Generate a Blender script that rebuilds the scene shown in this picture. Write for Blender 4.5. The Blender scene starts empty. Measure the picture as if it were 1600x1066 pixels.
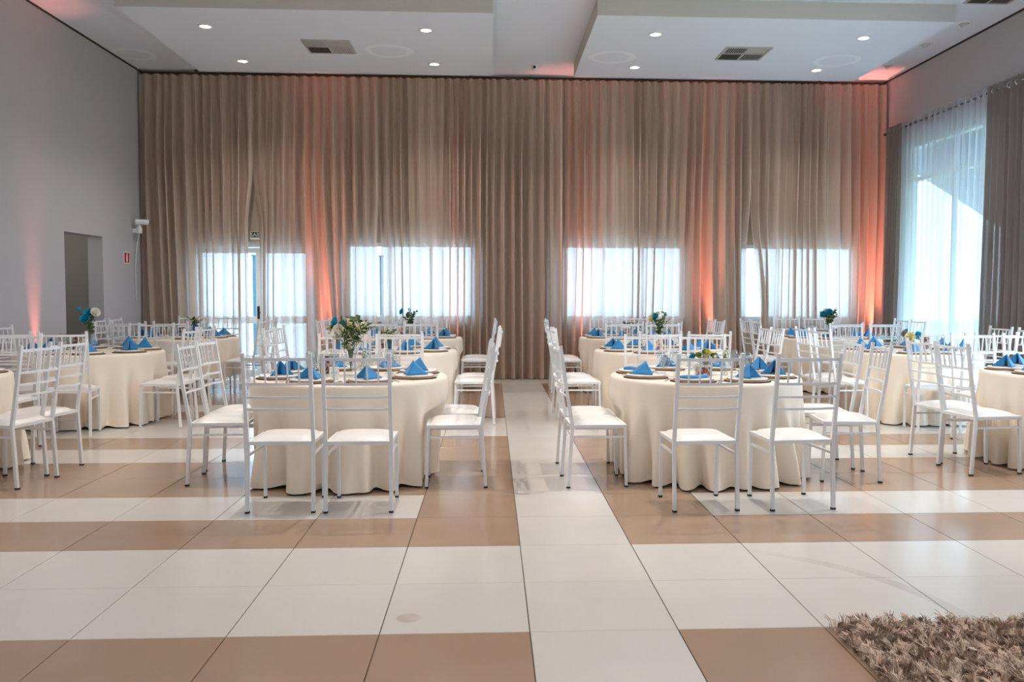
import bpy, math, random
from mathutils import Vector, Matrix
PI = math.pi
random.seed(7)
scene = bpy.context.scene
C = scene.collection

# ------------------------------------------------------------------ camera
cam_data = bpy.data.cameras.new('camera')
cam = bpy.data.objects.new('camera', cam_data); C.objects.link(cam)
F_PX, CAM = 1370.5, Vector((-0.1561, -3.4465, 1.3595))
yaw, pitch, roll = 0.0508, -0.0523, 0.0028
fw = Vector((math.sin(yaw), math.cos(yaw), 0)); rt = Vector((math.cos(yaw), -math.sin(yaw), 0)); up = Vector((0, 0, 1))
fw, up = fw*math.cos(pitch)+up*math.sin(pitch), up*math.cos(pitch)-fw*math.sin(pitch)
rt, up = rt*math.cos(roll)+up*math.sin(roll), up*math.cos(roll)-rt*math.sin(roll)
cam.matrix_world = Matrix(((rt.x, up.x, -fw.x, CAM.x), (rt.y, up.y, -fw.y, CAM.y), (rt.z, up.z, -fw.z, CAM.z), (0, 0, 0, 1)))
cam_data.sensor_width = 36; cam_data.lens = F_PX/1600*36
cam_data.shift_x = -36.8/1600; cam_data.shift_y = -4.3/1600
cam_data.clip_start = 0.05; cam_data.clip_end = 300
scene.camera = cam

def project(p):
    d = Vector(p)-CAM; z = d.dot(fw)
    if z < 0.1: return (-1e5, -1e5)
    return (836.8+F_PX*d.dot(rt)/z, 528.7-F_PX*d.dot(up)/z)
def in_frame(pts, m=4):
    q = [project(p) for p in pts]
    xs = [a for a, b in q]; ys = [b for a, b in q]
    return max(xs) > -m and min(xs) < 1600+m and max(ys) > -m and min(ys) < 1066+m

# ------------------------------------------------------------------ world, light, exposure
world = bpy.data.worlds.new('sky'); scene.world = world; world.use_nodes = True
bg = world.node_tree.nodes['Background']
bg.inputs['Color'].default_value = (0.54, 0.78, 1.0, 1); bg.inputs['Strength'].default_value = 10.0
vs = scene.view_settings
vs.view_transform = 'Standard'; vs.look = 'None'; vs.exposure = -0.04; vs.gamma = 1.0; vs.use_curve_mapping = False
scene.cycles.caustics_reflective = False; scene.cycles.caustics_refractive = False
scene.cycles.max_bounces = 10; scene.cycles.diffuse_bounces = 5; scene.cycles.transparent_max_bounces = 16
scene.cycles.sample_clamp_indirect = 6.0
DOWN_W = 24.0      # each ceiling downlight
UP_W = 40.0        # each coral uplight

# room dimensions (metres)
XL, XR, YB, YF, ZC, ZS = -5.475, 6.08, 10.45, -7.5, 4.7, 4.5
CURT_Y = 10.22

def portal(name, loc, rot, sx, sy):
    l = bpy.data.lights.new(name, 'AREA'); l.shape = 'RECTANGLE'; l.size = sx; l.size_y = sy
    l.cycles.is_portal = True
    o = bpy.data.objects.new(name, l); C.objects.link(o); o.location = loc; o.rotation_euler = rot
WIN_BACK = [(-2.43, -0.41), (0.98, 2.93), (3.80, 5.74)]      # x ranges of the three windows, z 0.92..2.13
DOOR = (-4.80, -2.92)
WIN_RIGHT = [(7.05, 9.60, 0.10, 3.58), (2.2, 5.4, 0.10, 3.58)]  # second one is unseen, added for daylight from the right
WIN_FILL = [(-1.6, 0.4, 0.9, 2.4), (2.6, 4.8, 0.9, 2.4)]  # unseen windows added as soft fill from behind the camera
for i, (a, b) in enumerate(WIN_BACK):
    portal('window_light', ((a+b)/2, YB+.14, 1.525), (-PI/2, 0, 0), b-a, 1.21)
portal('window_light', (sum(DOOR)/2, YB+.14, 1.07), (-PI/2, 0, 0), DOOR[1]-DOOR[0], 2.1)
for a, b, z0, z1 in WIN_RIGHT:
    portal('window_light', (XR+.14, (a+b)/2, (z0+z1)/2), (0, PI/2, 0), z1-z0, b-a)
for a, b, z0, z1 in WIN_FILL:
    portal('window_light', ((a+b)/2, YF-.14, (z0+z1)/2), (PI/2, 0, 0), b-a, z1-z0)

# ------------------------------------------------------------------ materials
def s2l(c): return tuple((x/255/12.92 if x/255 <= .04045 else ((x/255+.055)/1.055)**2.4) for x in c)
def mat(name, rgb, rough=.5, spec=.5, metal=0, noise=0.06, scale=8, bump=0, bscale=60, emit=None, es=0, objrand=0, stretch=None, sheen=0):
    m = bpy.data.materials.new(name); m.use_nodes = True
    nt = m.node_tree; b = nt.nodes['Principled BSDF']
    c = s2l(rgb)
    b.inputs['Roughness'].default_value = rough; b.inputs['Specular IOR Level'].default_value = spec
    b.inputs['Metallic'].default_value = metal
    if sheen: b.inputs['Sheen Weight'].default_value = sheen
    tc = nt.nodes.new('ShaderNodeTexCoord'); src = tc.outputs['Object']
    if stretch:
        mp = nt.nodes.new('ShaderNodeMapping'); mp.inputs['Scale'].default_value = stretch
        nt.links.new(src, mp.inputs['Vector']); src = mp.outputs['Vector']
    n = nt.nodes.new('ShaderNodeTexNoise'); n.inputs['Scale'].default_value = scale; n.inputs['Detail'].default_value = 4
    nt.links.new(src, n.inputs['Vector'])
    mx = nt.nodes.new('ShaderNodeMix'); mx.data_type = 'RGBA'
    mx.inputs[6].default_value = tuple(min(1, x*(1-noise)) for x in c)+(1,)
    mx.inputs[7].default_value = tuple(min(1, x*(1+noise)) for x in c)+(1,)
    nt.links.new(n.outputs['Fac'], mx.inputs[0]); col = mx.outputs[2]
    if objrand:
        oi = nt.nodes.new('ShaderNodeObjectInfo'); hs = nt.nodes.new('ShaderNodeHueSaturation')
        mr = nt.nodes.new('ShaderNodeMapRange'); mr.inputs[3].default_value = 1-objrand; mr.inputs[4].default_value = 1+objrand
        nt.links.new(oi.outputs['Random'], mr.inputs[0]); nt.links.new(mr.outputs[0], hs.inputs['Value'])
        nt.links.new(col, hs.inputs['Color']); col = hs.outputs['Color']
    nt.links.new(col, b.inputs['Base Color'])
    if bump:
        n2 = nt.nodes.new('ShaderNodeTexNoise'); n2.inputs['Scale'].default_value = bscale
        nt.links.new(src, n2.inputs['Vector'])
        bp = nt.nodes.new('ShaderNodeBump'); bp.inputs['Strength'].default_value = bump; bp.inputs['Distance'].default_value = .01
        nt.links.new(n2.outputs['Fac'], bp.inputs['Height']); nt.links.new(bp.outputs['Normal'], b.inputs['Normal'])
    if emit:
        b.inputs['Emission Color'].default_value = s2l(emit)+(1,); b.inputs['Emission Strength'].default_value = es
    return m
def cloth_mat(name, rgb, transp, transl, back=None, weave=True):
    """thin woven fabric: part of the light passes straight through the weave, part is scattered through"""
    m = bpy.data.materials.new(name); m.use_nodes = True; nt = m.node_tree
    for n in list(nt.nodes): nt.nodes.remove(n)
    out = nt.nodes.new('ShaderNodeOutputMaterial')
    d = nt.nodes.new('ShaderNodeBsdfDiffuse'); t = nt.nodes.new('ShaderNodeBsdfTranslucent'); tr = nt.nodes.new('ShaderNodeBsdfTransparent')
    tc = nt.nodes.new('ShaderNodeTexCoord'); mp = nt.nodes.new('ShaderNodeMapping'); mp.inputs['Scale'].default_value = (9, 9, .4)
    n = nt.nodes.new('ShaderNodeTexNoise'); n.inputs['Scale'].default_value = 3
    nt.links.new(tc.outputs['Object'], mp.inputs[0]); nt.links.new(mp.outputs[0], n.inputs['Vector'])
    mx = nt.nodes.new('ShaderNodeMix'); mx.data_type = 'RGBA'; c = s2l(rgb)
    mx.inputs[6].default_value = tuple(x*.92 for x in c)+(1,); mx.inputs[7].default_value = tuple(min(1, x*1.08) for x in c)+(1,)
    nt.links.new(n.outputs['Fac'], mx.inputs[0]); nt.links.new(mx.outputs[2], d.inputs['Color'])
    t.inputs['Color'].default_value = s2l(back or rgb)+(1,); tr.inputs['Color'].default_value = (1, 1, 1, 1)
    a = nt.nodes.new('ShaderNodeMixShader'); a.inputs[0].default_value = transl
    nt.links.new(d.outputs[0], a.inputs[1]); nt.links.new(t.outputs[0], a.inputs[2])
    b = nt.nodes.new('ShaderNodeMixShader'); b.inputs[0].default_value = transp
    nt.links.new(a.outputs[0], b.inputs[1]); nt.links.new(tr.outputs[0], b.inputs[2])
    nt.links.new(b.outputs[0], out.inputs['Surface'])
    return m
def glass_mat(name, tint=(1, 1, 1), refl=.12):
    m = bpy.data.materials.new(name); m.use_nodes = True; nt = m.node_tree
    for n in list(nt.nodes): nt.nodes.remove(n)
    out = nt.nodes.new('ShaderNodeOutputMaterial')
    g = nt.nodes.new('ShaderNodeBsdfGlossy'); g.inputs['Roughness'].default_value = .03
    tr = nt.nodes.new('ShaderNodeBsdfTransparent'); tr.inputs['Color'].default_value = tint+(1,)
    lw = nt.nodes.new('ShaderNodeLayerWeight'); lw.inputs['Blend'].default_value = .5
    pw = nt.nodes.new('ShaderNodeMath'); pw.operation = 'POWER'; pw.inputs[1].default_value = 4
    fr = nt.nodes.new('ShaderNodeMath'); fr.operation = 'MULTIPLY_ADD'; fr.inputs[1].default_value = .75; fr.inputs[2].default_value = .07
    nt.links.new(lw.outputs['Facing'], pw.inputs[0]); nt.links.new(pw.outputs[0], fr.inputs[0])
    nz = nt.nodes.new('ShaderNodeTexNoise'); nz.inputs['Scale'].default_value = 20
    ad = nt.nodes.new('ShaderNodeMath'); ad.operation = 'MULTIPLY_ADD'; ad.inputs[1].default_value = .02; 
    nt.links.new(nz.outputs['Fac'], ad.inputs[0]); nt.links.new(fr.outputs[0], ad.inputs[2])
    mx = nt.nodes.new('ShaderNodeMixShader'); nt.links.new(ad.outputs[0], mx.inputs[0])
    nt.links.new(tr.outputs[0], mx.inputs[1]); nt.links.new(g.outputs[0], mx.inputs[2]); nt.links.new(mx.outputs[0], out.inputs['Surface'])
    return m

M = {}
M['tile_white'] = mat('tile_white', (203, 197, 190), .17, .55, noise=.05, scale=2.5, objrand=.02)
M['tile_brown'] = mat('tile_brown', (158, 131, 110), .17, .55, noise=.07, scale=2.5, objrand=.03)
def floor_stain(m, c, r0, r1, rgb, strength, xmin=None):
    """worn mark on the tiles: everything between r0 and r1 from point c"""
    nt = m.node_tree; b = nt.nodes['Principled BSDF']; old = b.inputs['Base Color'].links[0].from_socket
    g = nt.nodes.new('ShaderNodeNewGeometry'); d = nt.nodes.new('ShaderNodeVectorMath'); d.operation = 'DISTANCE'; d.inputs[1].default_value = (*c, 0)
    nt.links.new(g.outputs['Position'], d.inputs[0])
    w = nt.nodes.new('ShaderNodeTexNoise'); w.inputs['Scale'].default_value = 9; nt.links.new(g.outputs['Position'], w.inputs['Vector'])
    mid, half = (r0+r1)/2, (r1-r0)/2
    s1 = nt.nodes.new('ShaderNodeMath'); s1.operation = 'SUBTRACT'; s1.inputs[1].default_value = mid; nt.links.new(d.outputs['Value'], s1.inputs[0])
    ab = nt.nodes.new('ShaderNodeMath'); ab.operation = 'ABSOLUTE'; nt.links.new(s1.outputs[0], ab.inputs[0])
    mr = nt.nodes.new('ShaderNodeMapRange'); mr.interpolation_type = 'SMOOTHSTEP'; mr.inputs[1].default_value = half*.7; mr.inputs[2].default_value = half*1.1; mr.inputs[3].default_value = strength; mr.inputs[4].default_value = 0
    nt.links.new(ab.outputs[0], mr.inputs[0]); fac = mr.outputs[0]
    ml = nt.nodes.new('ShaderNodeMath'); ml.operation = 'MULTIPLY'; nt.links.new(fac, ml.inputs[0]); nt.links.new(w.outputs['Fac'], ml.inputs[1]); fac = ml.outputs[0]
    if xmin is not None:
        sp = nt.nodes.new('ShaderNodeSeparateXYZ'); nt.links.new(g.outputs['Position'], sp.inputs[0])
        gt = nt.nodes.new('ShaderNodeMapRange'); gt.inputs[1].default_value = xmin; gt.inputs[2].default_value = xmin+.5; nt.links.new(sp.outputs[0], gt.inputs[0])
        m2 = nt.nodes.new('ShaderNodeMath'); m2.operation = 'MULTIPLY'; nt.links.new(fac, m2.inputs[0]); nt.links.new(gt.outputs[0], m2.inputs[1]); fac = m2.outputs[0]
    mx = nt.nodes.new('ShaderNodeMix'); mx.data_type = 'RGBA'; nt.links.new(fac, mx.inputs[0]); nt.links.new(old, mx.inputs[6]); mx.inputs[7].default_value = s2l(rgb)+(1,)
    nt.links.new(mx.outputs[2], b.inputs['Base Color'])
floor_stain(M['tile_white'], (-.50, .17), -.02, .055, (176, 150, 130), .9)
floor_stain(M['tile_white'], (.671, .012), 1.13, 1.21, (176, 162, 154), .7, 1.1)
M['grout'] = mat('grout', (92, 80, 70), .9)
M['wall'] = mat('wall_paint', (188, 184, 186), .85, .2, noise=.03, scale=1.3, bump=.08, bscale=90)
M['wall_back'] = mat('back_wall_paint', (186, 172, 158), .85, .2, noise=.03, scale=1.3)
M['corridor'] = mat('corridor_paint', (168, 165, 162), .9, .2, noise=.03)
M['ceiling'] = mat('ceiling_paint', (224, 224, 226), .9, .1, noise=.02, scale=1.5)
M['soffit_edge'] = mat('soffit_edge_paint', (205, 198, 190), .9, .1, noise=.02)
M['gap'] = mat('dark_gap', (60, 54, 52), .9)
M['track_and_shade'] = mat('dark_track_and_shade', (84, 62, 50), .7, noise=.2, scale=20, stretch=(1, 10, 10))  # colours the curtain track and the painted shade strip above it
M['chair'] = mat('white_enamel', (232, 231, 231), .32, .5, noise=.015, scale=12)
M['cushion'] = mat('white_vinyl', (228, 223, 218), .28, .5, noise=.02, scale=10, bump=.05, bscale=25)
M['rubber'] = mat('black_rubber', (30, 28, 28), .7)
M['mat_dark'] = mat('dark_placemat', (42, 36, 34), .8, noise=.2, scale=60)
M['charger'] = mat('bronze_charger', (178, 136, 98), .4, .5, 0, noise=.15, scale=15)
M['china'] = mat('white_china', (238, 234, 228), .15, .6, noise=.01)
M['napkin'] = mat('blue_linen', (54, 126, 178), .85, .2, noise=.08, scale=30, bump=.15, bscale=300, sheen=.2)
M['steel'] = mat('steel', (200, 200, 202), .2, .5, 1, noise=.03)
M['glass'] = glass_mat('clear_glass', (.97, .985, .99))
M['pane'] = glass_mat('window_glass', (.95, .98, 1.0))
M['blue_glass'] = glass_mat('blue_glass', (.25, .68, .85))
M['alu'] = mat('white_aluminium', (226, 230, 234), .4, .5, noise=.02)
M['black_metal'] = mat('black_metal', (34, 34, 38), .4, .5, .3)
M['chrome'] = mat('chrome', (215, 215, 218), .15, .5, 1, noise=.02)
M['white_plastic'] = mat('white_plastic', (232, 232, 230), .4, noise=.01)
M['grille'] = mat('grey_grille', (178, 176, 174), .5, noise=.03)
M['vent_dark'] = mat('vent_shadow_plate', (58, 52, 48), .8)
M['lamp'] = mat('lamp_lens', (255, 250, 240), .4, emit=(255, 248, 238), es=28)
M['lamp_off'] = mat('lamp_lens_off', (206, 208, 212), .25, noise=.02)
M['coral_lens'] = mat('coral_lens', (255, 120, 100), .3, emit=(255, 96, 76), es=8)
M['sign_green'] = mat('sign_green', (24, 62, 48), .5)
M['sign_white'] = mat('sign_white', (240, 244, 238), .5, noise=.01)
M['sign_red'] = mat('sign_red', (196, 30, 34), .5, noise=.03)
M['leaf'] = mat('green_leaf', (112, 132, 64), .5, .4, noise=.5, scale=14, objrand=.1)
M['leaf_dark'] = mat('dark_green_leaf', (66, 88, 50), .5, .4, noise=.4, scale=14)
M['leaf_lime'] = mat('lime_leaf', (182, 186, 92), .5, .4, noise=.3, scale=14)
M['rose_blue'] = mat('blue_petal', (34, 160, 190), .7, .2, noise=.15, scale=30)
M['rose_white'] = mat('white_petal', (240, 234, 220), .7, .2, noise=.04, scale=30)
M['rose_cream'] = mat('cream_petal', (236, 222, 170), .7, .2, noise=.06, scale=30)
M['rose_yellow'] = mat('yellow_petal', (224, 200, 40), .7, .2, noise=.1, scale=30)
M['rose_grey'] = mat('grey_petal', (150, 156, 166), .7, .2, noise=.1, scale=30)
M['stem'] = mat('green_stem', (86, 110, 64), .6, noise=.2, scale=20)
M['rug'] = mat('shag_yarn', (205, 180, 160), .95, .1, noise=.5, scale=22, sheen=.3)
_nt = M['rug'].node_tree; _b = _nt.nodes['Principled BSDF']
_tc = _nt.nodes.new('ShaderNodeTexCoord'); _v = _nt.nodes.new('ShaderNodeTexVoronoi'); _v.inputs['Scale'].default_value = 30
_cr = _nt.nodes.new('ShaderNodeValToRGB'); _e = _cr.color_ramp.elements
_e[0].color = s2l((122, 92, 74))+(1,); _e[1].color = s2l((228, 202, 180))+(1,); _e[0].position = .15; _e[1].position = .85
_sx = _nt.nodes.new('ShaderNodeSeparateColor')
_nt.links.new(_tc.outputs['Object'], _v.inputs['Vector']); _nt.links.new(_v.outputs['Color'], _sx.inputs[0]); _nt.links.new(_sx.outputs[0], _cr.inputs[0]); _nt.links.new(_cr.outputs[0], _b.inputs['Base Color'])
M['rug_back'] = mat('rug_backing', (112, 92, 78), .95)
M['outdoor'] = mat('outdoor_paving', (232, 232, 228), .9, noise=.06, scale=1)
M['lawn'] = mat('lawn', (150, 176, 120), .95, noise=.3, scale=4)
M['roof'] = mat('awning_underside', (120, 128, 136), .8, noise=.08, scale=2)
M['teal'] = mat('teal_post', (44, 110, 128), .6)
M['voile'] = cloth_mat('beige_voile', (217, 191, 170), .08, .25, (238, 238, 240))
M['sheer'] = cloth_mat('white_sheer', (214, 216, 222), .48, .5, (230, 236, 244))
M['drape'] = cloth_mat('taupe_drape', (146, 136, 132), .04, .12, (150, 142, 140))

def card_mat(name, a, b, seed):
    m = mat(name, a, .4); nt = m.node_tree; bs = nt.nodes['Principled BSDF']
    tc = nt.nodes.new('ShaderNodeTexCoord'); mp = nt.nodes.new('ShaderNodeMapping'); mp.inputs['Location'].default_value = (seed, seed, seed)
    v = nt.nodes.new('ShaderNodeTexVoronoi'); v.inputs['Scale'].default_value = 28
    cr = nt.nodes.new('ShaderNodeValToRGB'); e = cr.color_ramp.elements
    e[0].color = s2l(a)+(1,); e[1].color = s2l(b)+(1,); e[0].position = .2; e[1].position = .7
    k = e.new(.45); k.color = s2l((64, 40, 40))+(1,)
    nt.links.new(tc.outputs['Object'], mp.inputs[0]); nt.links.new(mp.outputs[0], v.inputs['Vector'])
    nt.links.new(v.outputs['Distance'], cr.inputs[0]); nt.links.new(cr.outputs[0], bs.inputs['Base Color'])
    return m
M['print_red'] = card_mat('printed_photo_red', (190, 70, 60), (226, 196, 180), 1.3)
M['print_brown'] = card_mat('printed_photo_brown', (110, 60, 62), (206, 170, 160), 4.1)

def satin_mat():
    m = mat('cream_satin', (236, 221, 202), .45, .4, noise=.03, scale=5, sheen=.25)
    nt = m.node_tree; b = nt.nodes['Principled BSDF']
    tc = nt.nodes.new('ShaderNodeTexCoord'); v = nt.nodes.new('ShaderNodeTexVoronoi'); v.inputs['Scale'].default_value = 16; v.feature = 'SMOOTH_F1'
    n = nt.nodes.new('ShaderNodeTexNoise'); n.inputs['Scale'].default_value = 10; n.inputs['Distortion'].default_value = 2
    nt.links.new(tc.outputs['Object'], n.inputs['Vector']); nt.links.new(n.outputs['Color'], v.inputs['Vector'])
    mr = nt.nodes.new('ShaderNodeMapRange'); mr.inputs[3].default_value = .36; mr.inputs[4].default_value = .56
    nt.links.new(v.outputs['Distance'], mr.inputs[0]); nt.links.new(mr.outputs[0], b.inputs['Roughness'])
    return m
M['satin'] = satin_mat()

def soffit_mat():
    """white paint with wobbly, slightly whiter rings on the soffits and upper ceiling"""
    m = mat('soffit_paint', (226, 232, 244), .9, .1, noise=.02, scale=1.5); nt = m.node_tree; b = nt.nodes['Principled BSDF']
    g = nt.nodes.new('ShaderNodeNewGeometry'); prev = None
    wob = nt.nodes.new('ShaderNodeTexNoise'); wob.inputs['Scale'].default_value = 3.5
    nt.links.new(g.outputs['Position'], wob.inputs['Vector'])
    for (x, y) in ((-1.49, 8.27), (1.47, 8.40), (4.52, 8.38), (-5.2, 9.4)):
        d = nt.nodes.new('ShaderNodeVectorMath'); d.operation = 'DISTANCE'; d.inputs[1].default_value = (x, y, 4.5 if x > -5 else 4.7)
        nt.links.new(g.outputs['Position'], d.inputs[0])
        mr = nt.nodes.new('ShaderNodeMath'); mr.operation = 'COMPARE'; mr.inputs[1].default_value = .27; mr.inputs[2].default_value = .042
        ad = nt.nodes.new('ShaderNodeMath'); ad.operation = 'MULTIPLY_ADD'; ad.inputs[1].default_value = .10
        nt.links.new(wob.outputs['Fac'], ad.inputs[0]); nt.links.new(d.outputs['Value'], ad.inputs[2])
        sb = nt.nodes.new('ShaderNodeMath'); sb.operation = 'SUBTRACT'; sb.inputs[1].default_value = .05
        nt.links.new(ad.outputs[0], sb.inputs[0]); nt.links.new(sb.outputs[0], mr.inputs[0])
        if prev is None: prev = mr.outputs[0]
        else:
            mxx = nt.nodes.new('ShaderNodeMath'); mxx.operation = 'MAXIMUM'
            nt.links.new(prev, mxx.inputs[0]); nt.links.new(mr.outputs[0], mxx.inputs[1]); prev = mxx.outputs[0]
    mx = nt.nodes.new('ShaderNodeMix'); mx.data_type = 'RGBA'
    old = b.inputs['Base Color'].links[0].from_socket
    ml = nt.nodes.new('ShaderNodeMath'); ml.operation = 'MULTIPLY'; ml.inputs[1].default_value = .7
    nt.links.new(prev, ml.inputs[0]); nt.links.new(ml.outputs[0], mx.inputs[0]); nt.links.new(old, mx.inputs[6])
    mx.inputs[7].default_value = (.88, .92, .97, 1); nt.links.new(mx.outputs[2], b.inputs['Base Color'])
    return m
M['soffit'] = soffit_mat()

# ------------------------------------------------------------------ mesh helpers
class MB:
    def __init__(s): s.v = []; s.f = []; s.mi = []; s.cur = 0
    def add(s, vs, fs):
        o = len(s.v); s.v += [tuple(v) for v in vs]
        for f in fs: s.f.append(tuple(i+o for i in f)); s.mi.append(s.cur)
        return s
    def box(s, x0, x1, y0, y1, z0, z1):
        return s.add([(x0,y0,z0),(x1,y0,z0),(x1,y1,z0),(x0,y1,z0),(x0,y0,z1),(x1,y0,z1),(x1,y1,z1),(x0,y1,z1)],
                     [(0,3,2,1),(4,5,6,7),(0,1,5,4),(1,2,6,5),(2,3,7,6),(3,0,4,7)])
    def path(s, pts, w, h=None, n=4, upv=(0,0,1), closed_ends=True, taper=None):
        """sweep an n-gon (n=4: rectangle w x h) along a polyline"""
        h = h or w; pts = [Vector(p) for p in pts]; rings = []
        for i, p in enumerate(pts):
            d = (pts[min(i+1, len(pts)-1)]-pts[max(i-1, 0)]).normalized()
            u = Vector(upv)
            if abs(d.dot(u)) > .95: u = Vector((0, 1, 0)) if abs(d.y) < .9 else Vector((1, 0, 0))
            a = d.cross(u).normalized(); b = a.cross(d).normalized()
            k = taper[i] if taper else 1
            if n == 4: ring = [p+a*(sx*w/2*k)+b*(sy*h/2*k) for sx, sy in ((-1,-1),(1,-1),(1,1),(-1,1))]
            else: ring = [p+a*(math.cos(2*PI*j/n)*w/2*k)+b*(math.sin(2*PI*j/n)*h/2*k) for j in range(n)]
            rings.append(ring)
        vs = [v for r in rings for v in r]; fs = []
        for i in range(len(rings)-1):
            for j in range(n):
                fs.append((i*n+j, i*n+(j+1) % n, (i+1)*n+(j+1) % n, (i+1)*n+j))
        if closed_ends: fs += [tuple(reversed(range(n))), tuple(range((len(rings)-1)*n, len(rings)*n))]
        return s.add(vs, fs)
    def lathe(s, prof, n=24, c=(0,0,0), cap0=True, cap1=True):
        vs = []; fs = []
        for r, z in prof:
            for j in range(n): vs.append((c[0]+r*math.cos(2*PI*j/n), c[1]+r*math.sin(2*PI*j/n), c[2]+z))
        for i in range(len(prof)-1):
            for j in range(n): fs.append((i*n+j, i*n+(j+1) % n, (i+1)*n+(j+1) % n, (i+1)*n+j))
        if cap0 and prof[0][0] > 1e-5: fs.append(tuple(reversed(range(n))))
        if cap1 and prof[-1][0] > 1e-5: fs.append(tuple(range((len(prof)-1)*n, len(prof)*n)))
        return s.add(vs, fs)
    def prism(s, poly, ext, axis):
        """poly: 2-D points; ext: (a0,a1) along axis 'x','y' or 'z'"""
        def P(p, t): return {'x': (t, p[0], p[1]), 'y': (p[0], t, p[1]), 'z': (p[0], p[1], t)}[axis]
        n = len(poly); vs = [P(p, ext[0]) for p in poly]+[P(p, ext[1]) for p in poly]
        fs = [tuple(range(n)), tuple(reversed(range(n, 2*n)))]+[(i, i+n, (i+1) % n+n, (i+1) % n) for i in range(n)]
        return s.add(vs, fs)
    def mesh(s, name, mats, smooth=False):
        me = bpy.data.meshes.new(name); me.from_pydata(s.v, [], s.f)
        for m in (mats if isinstance(mats, (list, tuple)) else [mats]): me.materials.append(M[m] if isinstance(m, str) else m)
        if any(s.mi): me.polygons.foreach_set('material_index', s.mi)
        if smooth:
            me.polygons.foreach_set('use_smooth', [True]*len(me.polygons))
        me.update(); return me
def link(name, me, parent=None, loc=None):
    o = bpy.data.objects.new(name, me); C.objects.link(o)
    if parent: o.parent = parent
    if loc is not None: o.location = loc
    return o
def obj(name, mb, m, parent=None, smooth=False, loc=None):
    return link(name, mb.mesh(name, m, smooth), parent, loc)
def tag(o, label, cat, group=None, kind=None):
    o['label'] = label; o['category'] = cat
    if group: o['group'] = group
    if kind: o['kind'] = kind
    return o
def empty(name, loc=(0,0,0), rz=0):
    o = bpy.data.objects.new(name, None); C.objects.link(o); o.location = loc; o.rotation_euler = (0, 0, rz); o.empty_display_size = .1
    return o
def instance(parts, root):
    """parts: [(name, mesh, [(subname, submesh)])] -> children of root, mesh data shared"""
    for name, me, subs in parts:
        p = link(name, me, root)
        for sn, sm in subs: link(sn, sm, p)

# ------------------------------------------------------------------ floor: slab + tiles
T = 0.6
floor = obj('floor', MB().box(XL-.2, XR+.2, YF-.2, YB+.2, -.2, -.006), 'grout')
tag(floor, 'polished floor of white and brown square tiles', 'floor', kind='structure')
def tile_colour(c, r):
    """white aisle; bands of white and brown repeating every eight rows"""
    if c == 0: return 'tile_white'
    k = r % 8
    if k in (0, 1): return 'tile_white'
    if k in (3, 6): return 'tile_white' if c not in (-1, 1) else 'tile_brown'
    return 'tile_brown'
def tile_box(mb, x0, x1, y0, y1):
    gx, gy, b = .0022, .0012, .0012
    x0 += gx; x1 -= gx; y0 += gy; y1 -= gy
    mb.add([(x0,y0,-.006),(x1,y0,-.006),(x1,y1,-.006),(x0,y1,-.006),(x0,y0,-b),(x1,y0,-b),(x1,y1,-b),(x0,y1,-b),
            (x0+b,y0+b,0),(x1-b,y0+b,0),(x1-b,y1-b,0),(x0+b,y1-b,0)],
           [(0,1,5,4),(1,2,6,5),(2,3,7,6),(3,0,4,7),(4,5,9,8),(5,6,10,9),(6,7,11,10),(7,4,8,11),(8,9,10,11)])
tile_me = {}
for k in ('tile_white', 'tile_brown'):
    mb = MB(); tile_box(mb, -T/2, T/2, -T/2, T/2); tile_me[k] = mb.mesh('tile', k)
rest = MB()
for r in range(-13, 18):
    for c in range(-10, 11):
        x0, x1, y0, y1 = max(c*T, XL), min((c+1)*T, XR), max(r*T, YF), min((r+1)*T, YB)
        if x1-x0 < .02 or y1-y0 < .02: continue
        k = tile_colour(c, r)
        if in_frame([(x, y, 0) for x in (x0, x1) for y in (y0, y1)], 0) and y0 > -3:
            if x1-x0 > .599 and y1-y0 > .599: link('tile', tile_me[k], floor, ((x0+x1)/2, (y0+y1)/2, 0))
            else:
                mb = MB(); tile_box(mb, x0, x1, y0, y1); obj('tile', mb, k, floor)
        else:
            rest.cur = 0 if k == 'tile_white' else 1; tile_box(rest, x0, x1, y0, y1)
o = obj('tile_field', rest, ['tile_white', 'tile_brown'], floor); o['kind'] = 'stuff'

# ------------------------------------------------------------------ walls, ceiling
WT = .2
def wall_with_holes(axis, plane, sign, u0, u1, z0, z1, holes):
    """grid of boxes that leaves the rectangular holes (u0,u1,z0,z1) open"""
    us = sorted({u0, u1, *[h[0] for h in holes], *[h[1] for h in holes]}); zs = sorted({z0, z1, *[h[2] for h in holes], *[h[3] for h in holes]})
    mb = MB(); a, b = sorted((plane, plane+sign*WT))
    for i in range(len(us)-1):
        for j in range(len(zs)-1):
            um, zm = (us[i]+us[i+1])/2, (zs[j]+zs[j+1])/2
            if any(h[0] < um < h[1] and h[2] < zm < h[3] for h in holes): continue
            if axis == 'y': mb.box(us[i], us[i+1], a, b, zs[j], zs[j+1])
            else: mb.box(a, b, us[i], us[i+1], zs[j], zs[j+1])
    return mb
holes_b = [(a, b, .92, 2.13) for a, b in WIN_BACK]+[(DOOR[0], DOOR[1], 0, 2.13)]
tag(obj('wall_back', wall_with_holes('y', YB, 1, XL-WT, XR+WT, 0, ZC, holes_b), 'wall_back'), 'beige back wall behind the long voile curtains', 'wall', kind='structure')
DW = (7.83, 8.915, 0, 2.105)
tag(obj('wall_left', wall_with_holes('x', XL, -1, YF, YB, 0, ZC, [DW]), 'wall'), 'plain grey left wall with a dark doorway', 'wall', kind='structure')
tag(obj('wall_right', wall_with_holes('x', XR, 1, YF, YB, 0, ZC, WIN_RIGHT), 'wall'), 'grey right wall around the tall curtained window', 'wall', kind='structure')
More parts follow.
